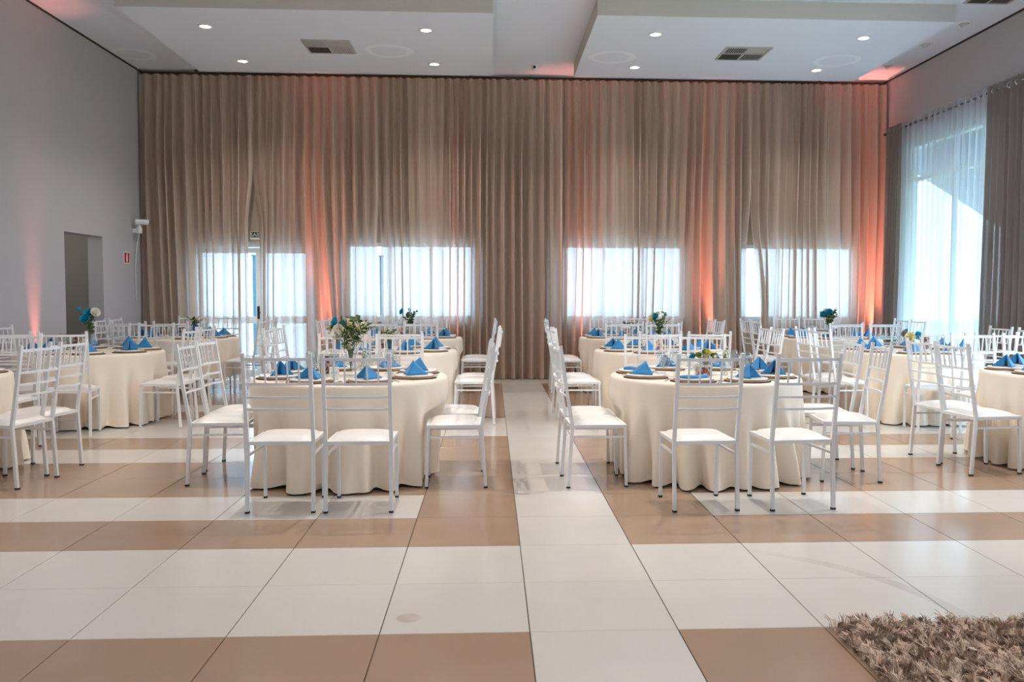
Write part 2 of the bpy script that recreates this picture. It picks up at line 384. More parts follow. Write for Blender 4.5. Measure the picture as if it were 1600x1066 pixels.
tag(obj('wall_front', wall_with_holes('y', YF, -1, XL-WT, XR+WT, 0, ZC, WIN_FILL), 'wall'), 'grey wall on the camera side of the hall', 'wall', kind='structure')
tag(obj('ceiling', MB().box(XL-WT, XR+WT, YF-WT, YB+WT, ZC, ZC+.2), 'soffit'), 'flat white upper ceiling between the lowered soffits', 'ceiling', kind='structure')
# corridor behind the doorway, lit by an added fill lamp

mb = MB(); x1 = XL-WT
mb.box(-7.6, -7.5, 6.9, 9.6, 0, 2.6).box(-7.6, x1, 9.5, 9.6, 0, 2.6).box(-7.6, x1, 6.9, 7.0, 0, 2.6).box(-7.6, x1, 6.9, 9.6, 2.5, 2.6).box(-7.6, x1, 6.9, 9.6, -.1, 0)
tag(obj('wall_corridor', mb, 'corridor'), 'dim grey corridor seen through the left doorway', 'corridor', kind='structure')
for i, (x0, x1) in enumerate(((XL, XL+.012), (XR-.012, XR))):
    tag(obj('trim_%d' % (i+1), MB().box(x0, x1, YF, YB, ZC-.022, ZC), 'gap'), 'dark shadow gap along top of the %s wall' % ('left', 'right')[i], 'trim', kind='structure')
tag(obj('trim_3', MB().box(XL, XR, YB-.07, YB, ZC-.07, ZC), 'track_and_shade'), 'dark brown strip for the recess shade above the beige curtains', 'trim', kind='structure')  # dark strip stands in for shade in the recess above the curtains
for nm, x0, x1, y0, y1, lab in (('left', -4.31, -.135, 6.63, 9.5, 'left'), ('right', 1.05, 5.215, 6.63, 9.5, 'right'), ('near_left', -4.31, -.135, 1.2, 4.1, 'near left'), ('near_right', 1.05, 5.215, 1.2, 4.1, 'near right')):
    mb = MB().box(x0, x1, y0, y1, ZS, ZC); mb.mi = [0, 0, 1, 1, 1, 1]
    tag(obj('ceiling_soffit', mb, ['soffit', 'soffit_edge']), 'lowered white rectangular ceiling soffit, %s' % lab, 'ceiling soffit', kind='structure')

# ------------------------------------------------------------------ windows and the door
def window(name, axis, plane, u0, u1, z0, z1, n, label, sill=True, transom=None):
    """frame around the opening, n panes with mullions; plane = y (axis y) or x (axis x) of the frame's centre"""
    root = empty(name, ((u0+u1)/2, plane, z0) if axis == 'y' else (plane, (u0+u1)/2, z0)); tag(root, label, 'window', kind='structure')
    def bx(mb, a, b, d0, d1, c, d):
        off = (u0+u1)/2
        if axis == 'y': mb.box(a-off, b-off, d0, d1, c-z0, d-z0)
        else: mb.box(d0, d1, a-off, b-off, c-z0, d-z0)
        return mb
    w = .06
    mb = MB(); bx(mb, u0, u0+w, -.05, .05, z0, z1); bx(mb, u1-w, u1, -.05, .05, z0, z1); bx(mb, u0+w, u1-w, -.05, .05, z0, z0+w); bx(mb, u0+w, u1-w, -.05, .05, z1-w, z1)
    obj('window_frame', mb, 'alu', root)
    iu0, iu1 = u0+w, u1-w; step = (iu1-iu0)/n
    for i in range(n):
        a, b = iu0+i*step, iu0+(i+1)*step
        if i: obj('mullion', bx(MB(), a-.022, a+.022, -.035, .035, z0+w, z1-w), 'alu', root)
        obj('pane', bx(MB(), a+(.022 if i else 0), b-(.022 if i < n-1 else 0), -.004, .004, z0+w, z1-w), 'pane', root)
    if transom: obj('transom', bx(MB(), iu0, iu1, -.032, .032, transom-.03, transom+.03), 'alu', root)
    if sill:
        s = -1 if axis == 'y' else -1
        obj('window_sill', bx(MB(), u0-.03, u1+.03, -.14, -.05, z0-.03, z0), 'alu', root)
    return root
for i, (a, b) in enumerate(WIN_BACK):
    window('window_%d' % (i+1), 'y', YB+.1, a, b, .92, 2.13, 3, 'white framed sliding window behind curtain, %s from the exit door' % ('first', 'second', 'third')[i])
window('window_4', 'x', XR+.1, *WIN_RIGHT[0][:2], *WIN_RIGHT[0][2:], 2, 'tall window behind white sheer on the right wall', sill=False, transom=3.05)
window('window_5', 'x', XR+.1, *WIN_RIGHT[1][:2], *WIN_RIGHT[1][2:], 3, 'tall bare fill window added in right wall nearer than the grey drape', sill=False, transom=3.05)
for i, h in enumerate(WIN_FILL):
    window('window_%d' % (6+i), 'y', YF-.1, h[0], h[1], h[2], h[3], 3, 'added fill window in the wall behind the viewer, %s' % ('left', 'right')[i], sill=False)
door = empty('door_1', (sum(DOOR)/2, YB+.1, 0)); tag(door, 'white framed glazed double door under the exit sign', 'door', kind='structure')
cx = sum(DOOR)/2; W2 = (DOOR[1]-DOOR[0])/2
obj('door_frame', MB().box(-W2, -W2+.06, -.06, .06, 0, 2.13).box(W2-.06, W2, -.06, .06, 0, 2.13).box(-W2+.06, W2-.06, -.06, .06, 2.05, 2.13), 'alu', door)
for s, (a, b) in enumerate(((-W2+.065, .10), (.105, W2-.065))):
    lf = obj('door_leaf', MB().box(a, a+.075, -.025, .025, .01, 2.045).box(b-.075, b, -.025, .025, .01, 2.045).box(a+.075, b-.075, -.025, .025, .01, .13)
             .box(a+.075, b-.075, -.025, .025, .86, .97).box(a+.075, b-.075, -.025, .025, 1.96, 2.045), 'alu', door)
    obj('pane', MB().box(a+.075, b-.075, -.004, .004, .13, .86), 'pane', lf)
    obj('pane', MB().box(a+.075, b-.075, -.004, .004, .97, 1.96), 'pane', lf)
    if s == 0:
        obj('door_handle', MB().box(b-.055, b-.02, -.04, -.025, .93, 1.13).path([(b-.037, -.04, 1.03), (b-.037, -.075, 1.03), (b+.09, -.075, 1.03)], .018), 'black_metal', lf)

# ------------------------------------------------------------------ outdoors
tag(obj('ground', MB().box(-30, 40, YB+WT, 60, -.3, -.08).box(-30, 40, -40, YF-WT, -.3, -.08).box(XR+WT, 40, YF-WT, YB+WT, -.3, -.08), 'outdoor'), 'pale paved ground outside the windows', 'ground', kind='structure')
tag(obj('ground_lawn', MB().box(9.0, 30, -10, 40, -.08, -.05), 'lawn'), 'green lawn beyond the right window', 'lawn', kind='structure')
# lean-to roof outside the tall right window: its edge runs down towards the viewer
def px_line(Y): return 4.148+(Y-13.218)*(4.148-2.811)/(13.218-10.588)
root = empty('lean_to_roof', (8.0, 11.9, 0)); tag(root, 'sloping lean-to roof outside the tall right window', 'roof')
mb = MB(); ya, yb = 7.2, 13.4
mb.add([(8.0-8, ya-11.9, px_line(ya)), (8.0-8, yb-11.9, px_line(yb)), (6.35-8, yb-11.9, 4.75), (6.35-8, ya-11.9, 4.75),
        (8.0-8, ya-11.9, px_line(ya)+.08), (8.0-8, yb-11.9, px_line(yb)+.08), (6.35-8, yb-11.9, 4.83), (6.35-8, ya-11.9, 4.83)],
       [(0,1,2,3),(7,6,5,4),(0,4,5,1),(1,5,6,2),(2,6,7,3),(3,7,4,0)])
obj('roof_panel', mb, 'roof', root)
for y in (7.4, 13.2): obj('post', MB().box(-.1, -.02, y-11.94, y-11.86, -.08, px_line(y)), 'alu', root)
for x, lab in ((-4.13, 'exit door'), (-2.01, 'first window')):
    tag(obj('fence_post', MB().box(-.035, .035, -.035, .035, -.08, 1.95).box(-.05, .05, -.05, .05, 1.95, 1.98), 'teal', loc=(x, 11.6, 0)), 'dark teal post standing outside the %s' % lab, 'post')

# ------------------------------------------------------------------ curtains
def fold_profile(L, rnd, wl=(.09, .21), amp=(.45, 1.0), step=.0105):
    """irregular gathers: list of (u, depth -1..1)"""
    edges = [0]
    while edges[-1] < L: edges.append(edges[-1]+rnd.uniform(*wl))
    k = L/edges[-1]; edges = [e*k for e in edges]; am = [rnd.uniform(*amp) for _ in edges]
    out = []; u = 0; i = 0; n = max(8, int(L/step))
    for j in range(n+1):
        u = L*j/n
        while i < len(edges)-2 and u > edges[i+1]: i += 1
        t = (u-edges[i])/(edges[i+1]-edges[i])
        a = am[i]*(1-t)+am[i+1]*t
        s = math.sin(2*PI*t+.5*math.sin(2*PI*t))
        out.append((u, a*s))
    return out
def curtain(name, axis, plane, u0, u1, ztop, zbot, amp, m, rnd, sag=None, wl=(.09, .21), rows=26, thick_top=.45, sweep=None, over=-.020):
    """draped panel between u0 and u1; sweep(u, t) moves the lower cloth sideways"""
    P = fold_profile(u1-u0, rnd, wl); Q = fold_profile(u1-u0, rnd, (.03, .06)); P2 = [P[min(i+2, len(P)-1)][1]-P[max(i-2, 0)][1] for i in range(len(P))]; nP = len(P); mb = MB()
    drift = [(rnd.uniform(1.2, 4), rnd.uniform(0, 6.3), rnd.uniform(.015, .04)) for _ in range(3)]
    vs = []
    for j in range(rows+1):
        t = j/rows; z = ztop+(zbot-ztop)*t
        for i, (u, d) in enumerate(P):
            w = u0+u; q = Q[min(i, len(Q)-1)][1]
            g = thick_top+(1-thick_top)*min(1, t*4)
            if axis == 'y': d = 2*((d+1)/2)**2.0-.75     # broad ridges to the room, narrow deep valleys
            y = amp*d*g*(1+.25*t)+(.012*q*max(0, 1-t*6))
            dx = sum(a*math.sin(f*w+ph+t*2.2)*t for f, ph, a in drift)*min(1, (w-u0)/.15, (u1-w)/.15)
            if sweep: dx += sweep(w, t)
            k = max(0, min(1, (w-u0)/.12, (u1-w)/.12))
            dx += over*P2[i]*g*k
            y += .02*math.sin(w*2.1+t*3)*t
            vs.append((w+dx, plane+y, z) if axis == 'y' else (plane+y, w+dx, z))
    fs = [(j*nP+i, j*nP+i+1, (j+1)*nP+i+1, (j+1)*nP+i) for j in range(rows) for i in range(nP-1)]
    mb.add(vs, fs)
    return mb
edges = [XL+.03, -3.765, -1.875, .95, 3.90, XR-.03]
where = ['from left wall to the exit door handle', 'from the exit door handle to the first window', 'from the first window to the aisle end',
         'over the window right of the aisle', 'over the rightmost back window to the corner']
def ramp(t, a, b): x = max(0, min(1, (t-a)/(b-a))); return x*x*(3-2*x)
def near(w, e, r): return math.exp(-((w-e)/r)**2)
SWEEP = [lambda w, t: -.085*near(w, -3.765, .16)*ramp(t, .3, .5),
         lambda w, t: .08*near(w, -3.765, .16)*ramp(t, .3, .5)-.03*near(w, -1.875, .12)*ramp(t, .4, .55)+.12*near(w, -2.75, .18)*ramp(t, .3, 1),
         lambda w, t: .03*near(w, -1.875, .12)*ramp(t, .4, .55),
         lambda w, t: -.06*near(w, 3.90, .16)*ramp(t, .35, .6),
         lambda w, t: (.20*near(w, 3.90, .25))*ramp(t, .40, .80)]
for i in range(5):
    rnd = random.Random(40+i); sweep = SWEEP[i]
    mb = curtain('curtain', 'y', CURT_Y, edges[i]+.002, edges[i+1]-.002, ZC-.075, .012, .112, 'voile', rnd, sweep=sweep)
    root = empty('voile_curtain', ((edges[i]+edges[i+1])/2, CURT_Y, 0))
    tag(root, 'floor-length beige voile curtain, %s' % where[i], 'curtain', 'beige voile curtains along the back wall')
    c0 = Vector(root.location); mb.v = [(x-c0.x, y-c0.y, z) for x, y, z in mb.v]
    obj('drape', mb, 'voile', root, smooth=True)
    obj('curtain_track', MB().box(edges[i]-c0.x, edges[i+1]-c0.x, -.012, .012, ZC-.075, ZC-.06).box(-.02, .02, -.01, .01, ZC-.06, ZC), 'track_and_shade', root)
# right wall: rod with rings, drapes and a sheer
RX, RZ = 5.985, 3.83
rod = empty('curtain_rod', (RX, 8.0, RZ)); tag(rod, 'steel curtain rod along the top of the right window', 'curtain rod')
obj('rod', MB().path([(0, 2.02, 0), (0, -4.6, 0)], .028, n=10), 'chrome', rod, smooth=True)
obj('finial', MB().path([(0, 2.02, 0), (0, 2.10, 0)], .045, n=10), 'black_metal', rod)
for y in (1.85, -1.6, -4.4): obj('bracket', MB().box(-.012, .095, y-.015, y+.015, -.03, .03), 'chrome', rod)
for nm, a, b, m, lab, wl, amp in (('drape_curtain', 9.48, 9.98, 'drape', 'taupe drape on the right wall nearest the back corner', (.07, .11), .05),
                                  ('sheer_curtain', 7.18, 9.50, 'sheer', 'white sheer curtain with eyelets across the right window', (.14, .17), .05),
                                  ('drape_curtain', 5.75, 7.20, 'drape', 'wide taupe drape on the right wall nearest the viewer', (.10, .2), .055)):
    rnd = random.Random(hash(lab) % 1000 if False else len(lab)+int(a*10))
    root = empty(nm, (RX, (a+b)/2, 0)); tag(root, lab, 'curtain')
    mb = curtain(nm, 'x', RX, a, b, RZ+.075, .015, amp, m, rnd, wl=wl, thick_top=.9, over=-.006)
    mb.v = [(x-RX, y-(a+b)/2, z) for x, y, z in mb.v]
    obj('drape', mb, m, root, smooth=True)
    n = int((b-a)/.15); 
    ring = MB()
    R0, R1 = .028, .020
    for k in range(14):
        pass
    ring_me = MB().lathe([(.021, -.006), (.034, -.006), (.034, .006), (.021, .006), (.021, -.006)], 14, cap0=False, cap1=False).mesh('eyelet', 'chrome', True)
    for k in range(n):
        e = link('eyelet', ring_me, root, (0, a-(a+b)/2+(k+.5)*(b-a)/n, RZ)); e.rotation_euler = (PI/2, 0, random.uniform(-.7, .7))

# ------------------------------------------------------------------ ceiling fittings
trim_me = MB().lathe([(.062, 0), (.062, -.012), (.085, -.008), (.088, 0)], 24, cap0=False, cap1=False).mesh('trim_ring', 'white_plastic', True)
lens_me = MB().lathe([(.062, -.004), (.03, -.010), (0.0001, -.012)], 24, cap0=False).mesh('lamp_lens', 'lamp', True)
def downlight(x, y, z, label, k=1):
    r = empty('downlight', (x, y, z)); tag(r, label, 'ceiling light', 'lit soffit downlights')
    link('trim_ring', trim_me, r); link('lamp_lens', lens_me, r)
    l = bpy.data.lights.new('downlight_beam', 'SPOT'); l.energy = DOWN_W*4*k; l.color = (1.0, .92, .84); l.spot_size = math.radians(125); l.spot_blend = .8; l.shadow_soft_size = .05
    o = bpy.data.objects.new('downlight_beam', l); C.objects.link(o); o.parent = r; o.location = (0, 0, -.03)
for side, xs in (('left', (-3.535, -.935)), ('right', (1.843, 4.42))):
    for i, x in enumerate(xs):
        for j, y in enumerate((7.30, 8.87)):
            downlight(x, y, ZS, 'lit round downlight, %s %s of the %s soffit' % (('front', 'rear')[j], ('left', 'right')[i], side))
        for j, y in enumerate((1.9, 3.4)):
            downlight(x, y, ZS, 'lit downlight overhead out of view, %s %s of near %s soffit' % (('front', 'rear')[j], ('left', 'right')[i], side), (.9, 3.2)[j]*(1 if x > -3 else .6))
        for j, y in enumerate((-5.9, -4.5)):
            if -3 < x < 4: downlight(x, y, ZC, 'added fill downlight behind the viewer, %s %s on %s half' % (('front', 'rear')[j], ('left', 'right')[i], side), 3.9)  # unseen lamps added to fill surfaces that face the camera
for x, y, lab in ((5.689, 7.303, 'nearest'), (5.672, 8.229, 'middle'), (5.661, 9.327, 'farthest')):
    r = empty('gimbal_downlight', (x, y, ZC)); tag(r, 'unlit tilting downlight over the right wall, %s of three' % lab, 'ceiling light', 'unlit downlights along the right wall')
    link('trim_ring', trim_me, r)
    o = obj('lamp_head', MB().lathe([(.02, .03), (.05, .01), (.055, -.03), (.04, -.032), (.03, -.015), (.0001, -.012)], 18), 'lamp_off', r, smooth=True); o.rotation_euler = (0, -.5, 0)
def vent(x, y, z, label, s=.6):
    r = empty('ceiling_diffuser', (x, y, z)); tag(r, label, 'air vent', 'square ceiling air diffusers')
    h = s/2; w = .025
    obj('frame', MB().box(-h, h, -h, -h+w, -.015, 0).box(-h, h, h-w, h, -.015, 0).box(-h, -h+w, -h+w, h-w, -.015, 0).box(h-w, h, -h+w, h-w, -.015, 0)
        .box(-.012, .012, -h+w, h-w, -.013, 0).box(-h+w, -.012, -.012, .012, -.013, 0).box(.012, h-w, -.012, .012, -.013, 0), 'grille', r)
    for qx, qy in ((-1, -1), (1, -1), (-1, 1), (1, 1)):
        a0, a1 = sorted((qx*.012, qx*(h-w))); b0, b1 = sorted((qy*.012, qy*(h-w)))
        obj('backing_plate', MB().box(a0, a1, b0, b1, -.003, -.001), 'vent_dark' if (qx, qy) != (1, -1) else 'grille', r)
        n = 9
        for k in range(n):
            if (qx, qy) in ((-1, -1), (1, 1)):
                x0 = a0+(k+.5)*(a1-a0)/n
                obj('louvre', MB().add([(x0-.012, b0, -.012), (x0+.006, b0, -.003), (x0+.006, b1, -.003), (x0-.012, b1, -.012),
                                        (x0-.010, b0, -.012), (x0+.008, b0, -.003), (x0+.008, b1, -.003), (x0-.010, b1, -.012)], [(3,2,1,0),(4,5,6,7),(0,4,7,3),(1,2,6,5),(0,1,5,4),(2,3,7,6)]), 'grille', r)
            elif qx == -1:
                y0 = b0+(k+.5)*(b1-b0)/n
                obj('louvre', MB().add([(a0, y0+.006, -.012), (a1, y0+.006, -.012), (a1, y0-.010, -.004), (a0, y0-.010, -.004),
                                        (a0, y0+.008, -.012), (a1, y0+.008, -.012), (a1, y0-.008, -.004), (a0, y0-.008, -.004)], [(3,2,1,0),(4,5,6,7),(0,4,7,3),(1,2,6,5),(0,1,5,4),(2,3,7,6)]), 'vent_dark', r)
vent(-2.23, 8.09, ZS, 'square four-way air diffuser in the left soffit')
vent(3.15, 8.09, ZS, 'square four-way air diffuser in the right soffit')
vent(5.52, 6.30, ZC, 'air diffuser in upper ceiling by the right wall', .52)
r = empty('ceiling_camera', (.481, 9.647, ZC)); tag(r, 'small white dome camera on ceiling above the aisle', 'camera')
obj('housing', MB().lathe([(.05, 0), (.05, -.03), (.042, -.06), (.02, -.075), (.0001, -.078)], 18), 'white_plastic', r, smooth=True)
o = obj('lens', MB().lathe([(.022, 0), (.020, -.014), (.0001, -.016)], 14), 'black_metal', r); o.location = (0, -.042, -.035); o.rotation_euler = (-1.1, 0, 0)

# ------------------------------------------------------------------ wall fittings
r = empty('security_camera', (XL+.004, 9.95, 2.33)); tag(r, 'white bullet security camera with cable on left wall corner', 'camera')
obj('bracket', MB().lathe([(.04, -.11), (.04, -.02), (.028, -.015), (.028, .02)], 14, (.09, 0, 0)).box(0, .09, -.03, .03, -.1, -.04), 'white_plastic', r, smooth=False)
o = obj('camera_body', MB().path([(0, -.10, 0), (0, .09, 0)], .095, .085, n=10), 'white_plastic', r); o.location = (.14, -.02, .055); o.rotation_euler = (0, 0, -1.0)
o2 = obj('lens', MB().path([(0, .088, 0), (0, .105, 0)], .055, n=12), 'black_metal', o)
obj('cable', MB().path([(.09, .0, -.11), (.04, .02, -.3), (.015, .015, -.6), (.012, .03, -1.1)], .012, n=6), 'white_plastic', r)
r = empty('extinguisher_sign', (XL, 9.70, 1.765)); tag(r, 'small red fire extinguisher sign on the left wall', 'sign')
obj('sign_plate', MB().box(0, .004, -.097, .097, 0, .17), 'sign_white', r)
obj('red_field', MB().box(.004, .006, -.085, .085, .012, .158), 'sign_red', r)
obj('pictogram', MB().prism([(-.025, .025), (.025, .025), (.025, .105), (.012, .122), (.012, .132), (.03, .138), (.028, .146), (-.012, .146), (-.012, .122), (-.025, .105)], (.006, .0075), 'x'), 'sign_white', r)
r = empty('exit_sign', (-3.77, YB-.012, 2.165)); tag(r, 'SAÍDA exit sign above the glazed double door', 'sign')
obj('sign_plate', MB().box(-.115, .115, 0, .012, 0, .125), 'sign_white', r)
obj('green_field', MB().box(-.108, .108, -.002, 0, .035, .118), 'sign_green', r)
cu = bpy.data.curves.new('lettering', 'FONT'); cu.body = 'SAÍDA'; cu.size = .082; cu.align_x = 'CENTER'; cu.extrude = .0008; cu.materials.append(M['sign_white'])
tmp = bpy.data.objects.new('tmp_text', cu); C.objects.link(tmp); bpy.context.view_layer.update()
me = bpy.data.meshes.new_from_object(tmp.evaluated_get(bpy.context.evaluated_depsgraph_get())); bpy.data.objects.remove(tmp)
o = link('lettering', me, r, (0, -.0032, .047)); o.rotation_euler = (PI/2, 0, 0)
for x, z, lab in ((.205, 1.883, 'between the two middle windows'), (5.93, 2.73, 'high in the right back corner')):
    r = empty('wall_switch', (x, YB, z)); tag(r, 'small white switch plate behind curtain, %s' % lab, 'switch')
    obj('plate', MB().box(-.04, .04, -.008, 0, -.06, .06), 'white_plastic', r); obj('rocker', MB().box(-.018, .018, -.014, -.008, -.03, .03), 'white_plastic', r)

r = empty('corridor_fill_lamp', (-6.5, 8.3, 2.5)); tag(r, 'small round fill lamp added inside the left corridor', 'ceiling light')  # unseen lamp added to brighten the view through the doorway
obj('base', MB().lathe([(.09, 0), (.09, -.02), (.08, -.03), (.0001, -.03)], 20), 'white_plastic', r)
obj('shade', MB().lathe([(.078, -.03), (.06, -.055), (.0001, -.065)], 20, cap0=False), 'lamp', r, smooth=True)
l = bpy.data.lights.new('corridor_fill', 'POINT'); l.energy = 10; l.color = (1, .93, .85); l.shadow_soft_size = .08
o = bpy.data.objects.new('corridor_fill', l); C.objects.link(o); o.parent = r; o.location = (0, 0, -.15)

# coral uplights on the floor
def uplight(x, y, aim, label, k=1.0, deg=30):
    r = empty('uplight', (x, y, 0), math.atan2(aim[1], aim[0])-PI/2); tag(r, label, 'uplight', 'coral uplights on the floor')
    obj('body', MB().lathe([(.055, .03), (.065, .04), (.065, .15), (.07, .155), (.07, .165), (.058, .165), (.055, .15)], 20, cap1=False), 'black_metal', r, smooth=False)
    obj('lens', MB().lathe([(.056, .150), (.0001, .153)], 20, cap0=False), 'coral_lens', r)
    obj('yoke', MB().path([(-.085, 0, .0075), (-.085, 0, .11)], .015).path([(.085, 0, .0075), (.085, 0, .11)], .015).box(-.0925, .0925, -.02, .02, 0, .015).box(-.085, -.06, -.01, .01, .095, .11).box(.06, .085, -.01, .01, .095, .11), 'black_metal', r)
    l = bpy.data.lights.new('uplight_beam', 'SPOT'); l.energy = UP_W*16*k; l.color = (1.0, .26, .19); l.spot_size = math.radians(deg); l.spot_blend = 1.0; l.shadow_soft_size = .04
    o = bpy.data.objects.new('uplight_beam', l); C.objects.link(o); o.location = (x, y, .18)
    d = Vector((aim[0], aim[1], 4.2)).normalized(); o.rotation_euler = d.to_track_quat('-Z', 'Y').to_euler()
    o.parent = r; o.matrix_parent_inverse = Matrix.LocRotScale(r.location, r.rotation_euler.to_quaternion(), None).inverted()
uplight(XL+.10, 7.07, (-.12, 0), 'small coral floor uplight against the left wall', .6, 22)
for x, k, lab in ((-2.67, 1, 'right of the exit door'), (-.70, .25, 'under the first back window'), (1.21, .8, 'just right of the aisle end'), (3.17, 1, 'between the two right windows'), (5.79, 2.2, 'in the right back corner')):
    uplight(x, CURT_Y-.235, (0.0, .42), 'small coral floor uplight at curtain hem, %s' % lab, k)

# ------------------------------------------------------------------ chairs
def lean(z): return -.19-.085*max(0, (z-.43))/.56
def chair_parts():
    P = []; tw = .022
    for s in (-1, 1):
        mb = MB().path([(s*.2, -.217, .008), (s*.2, -.19, .43), (s*.2, lean(.72)-.004, .72), (s*.2, lean(.99), .99)], tw, tw, upv=(1, 0, 0))
        cap = MB().box(s*.2-.0125, s*.2+.0125, -.2305, -.2045, 0, .012)
        P.append(('back_post', mb.mesh('back_post', 'chair'), [('rubber_foot', cap.mesh('rubber_foot', 'rubber'))]))
    for s in (-1, 1):
        mb = MB().path([(s*.19, .192, .008), (s*.19, .178, .425)], .02, .02, upv=(1, 0, 0))
        cap = MB().box(s*.19-.0115, s*.19+.0115, .180, .204, 0, .012)
        P.append(('leg', mb.mesh('leg', 'chair'), [('rubber_foot', cap.mesh('rubber_foot', 'rubber'))]))
    mb = MB()
    mb.box(-.2, .2, .17, .192, .418, .440).box(-.2, .2, -.2, -.178, .418, .440).box(-.2, -.178, -.178, .17, .418, .440).box(.178, .2, -.178, .17, .418, .440).box(-.178, .178, -.178, .17, .428, .436)
    P.append(('seat_frame', mb.mesh('seat_frame', 'chair'), []))
    # padded seat
    n = 12; vs = []; fs = []
    def se(t): return math.copysign(abs(t)**.9, t)
    for i in range(n+1):
        for j in range(n+1):
            u, v = -1+2*i/n, -1+2*j/n
            e = (1-u**6)*(1-v**6)
            x = .187*u*(1-.03*v*v*abs(u)); y = -.005+.178*v*(1-.03*u*u*abs(v))
            vs.append((x, y, .4405+.026*max(0, e)**.6+.008*(1-u*u)*(1-v*v)))
    for i in range(n):
        for j in range(n): fs.append((i*(n+1)+j, (i+1)*(n+1)+j, (i+1)*(n+1)+j+1, i*(n+1)+j+1))
    P.append(('seat_cushion', MB().add(vs, fs).mesh('seat_cushion', 'cushion', True), []))
    for s in (-1, 1):
        P.append(('stretcher', MB().path([(s*.195, -.19, .355), (s*.19, .18, .355)], .014, .014).mesh('stretcher', 'chair'), []))
    def rail(z, w, h, bow):
        pts = [(-.2+.4*t/8, lean(z)-bow*(1-(2*t/8-1)**2), z) for t in range(9)]
        return MB().path(pts, w, h)
    P.append(('top_rail', rail(.952, .012, .018, .028).mesh('top_rail', 'chair'), []))
    P.append(('lower_rail', rail(.80, .012, .016, .028).mesh('lower_rail', 'chair'), []))
    for z in (.718, .642): P.append(('slat', rail(z, .010, .014, .026).mesh('slat', 'chair'), []))
    for k in range(5):
        x = -.2+.4*(k+1)/6; b = .028*(1-(x/.2)**2)
        P.append(('spindle', MB().path([(x, lean(.80)-b, .805), (x, lean(.952)-b, .946)], .011, .009, upv=(1, 0, 0)).mesh('spindle', 'chair'), []))
    return P
CHAIR = chair_parts(); CHAIR_FAR = [(n, m, []) for n, m, s in CHAIR]

# ------------------------------------------------------------------ tables: centre, phrase, seat layout
ROWS = {'front': 3.2, 'middle': 6.1, 'back': 8.9}
TABLES = {
 'T1': (-1.21, 3.2, 'front table left of aisle'), 'T2': (1.48, 3.2, 'front table right of aisle'),
 'T3': (-1.25, 6.1, 'middle table left of aisle'), 'T4': (1.70, 6.1, 'middle table right of aisle'),
 'T5': (-1.28, 8.85, 'back table left of aisle'), 'T6': (1.81, 8.85, 'back table right of aisle'),
 'T7': (-4.36, 5.98, 'middle table at far left'), 'T8': (-4.38, 8.85, 'back table at far left'), 'T9': (-4.55, 3.3, 'front table at far left'),
 'T10': (4.46, 5.98, 'middle table at far right'), 'T11': (4.67, 8.85, 'back table at far right'), 'T12': (4.60, 3.4, 'front table at far right')}
TR, TZ = .72, .73
# side -> outward direction; per pair: distance of the chair centres, lateral positions (along +x for S/N, along +y for E/W), turn
SIDE = {'S': (0, -1), 'N': (0, 1), 'E': (1, 0), 'W': (-1, 0)}
DEF = {'S': (.97, (-.25, .25)), 'N': (.87, (-.25, .25)), 'E': (.92, (-.38, .08)), 'W': (.92, (-.38, .08))}
OVER = {('T1', 'S'): (1.03, (-.24, .24)), ('T1', 'E'): (.79, (-.40, .17)), ('T1', 'W'): (.87, (-.25, .23)),
        ('T2', 'S'): (1.08, (-.31, .30)), ('T2', 'W'): (.89, (-.42, .06)), ('T2', 'E'): (.97, (-.32, .15)),
        ('T3', 'E'): (.92, (-.38, .05)), ('T4', 'W'): (.93, (-.40, .06)), ('T6', 'W'): (.925, (-.36, .10)), ('T5', 'E'): (.92, (-.30, .15)),
        ('T12', 'W'): (.975, (-.31, .15)), ('T9', 'E'): (.965, (-.39, .06)),
        ('T7', 'W'): (.82, (-.25, .25)), ('T8', 'W'): (.80, (-.25, .25)), ('T10', 'E'): (.92, (-.25, .25)), ('T11', 'E'): (.92, (-.25, .25)),
        ('T5', 'N'): (.84, (-.25, .25)), ('T6', 'N'): (.84, (-.25, .25)), ('T8', 'N'): (.84, (-.25, .25)), ('T11', 'N'): (.84, (-.25, .25))}
TURN = {('T9', 'E'): -.16, ('T12', 'W'): .12, ('T2', 'E'): -.08, ('T7', 'S'): .18, ('T7', 'E'): -.12, ('T10', 'W'): .15, ('T10', 'S'): -.08, ('T8', 'E'): -.1}
def side_word(t, s):
    x = TABLES[t][0]
    if s == 'S': return 'camera side'
    if s == 'N': return 'curtain side'
    return 'right side' if s == 'E' else 'left side'
def order_word(s, i): return (('left', 'right') if s in 'SN' else ('nearer', 'farther'))[i]
rnd = random.Random(11)
CHAIRS = {t: [] for t in TABLES}     # (pos, rz) used to dent the cloth
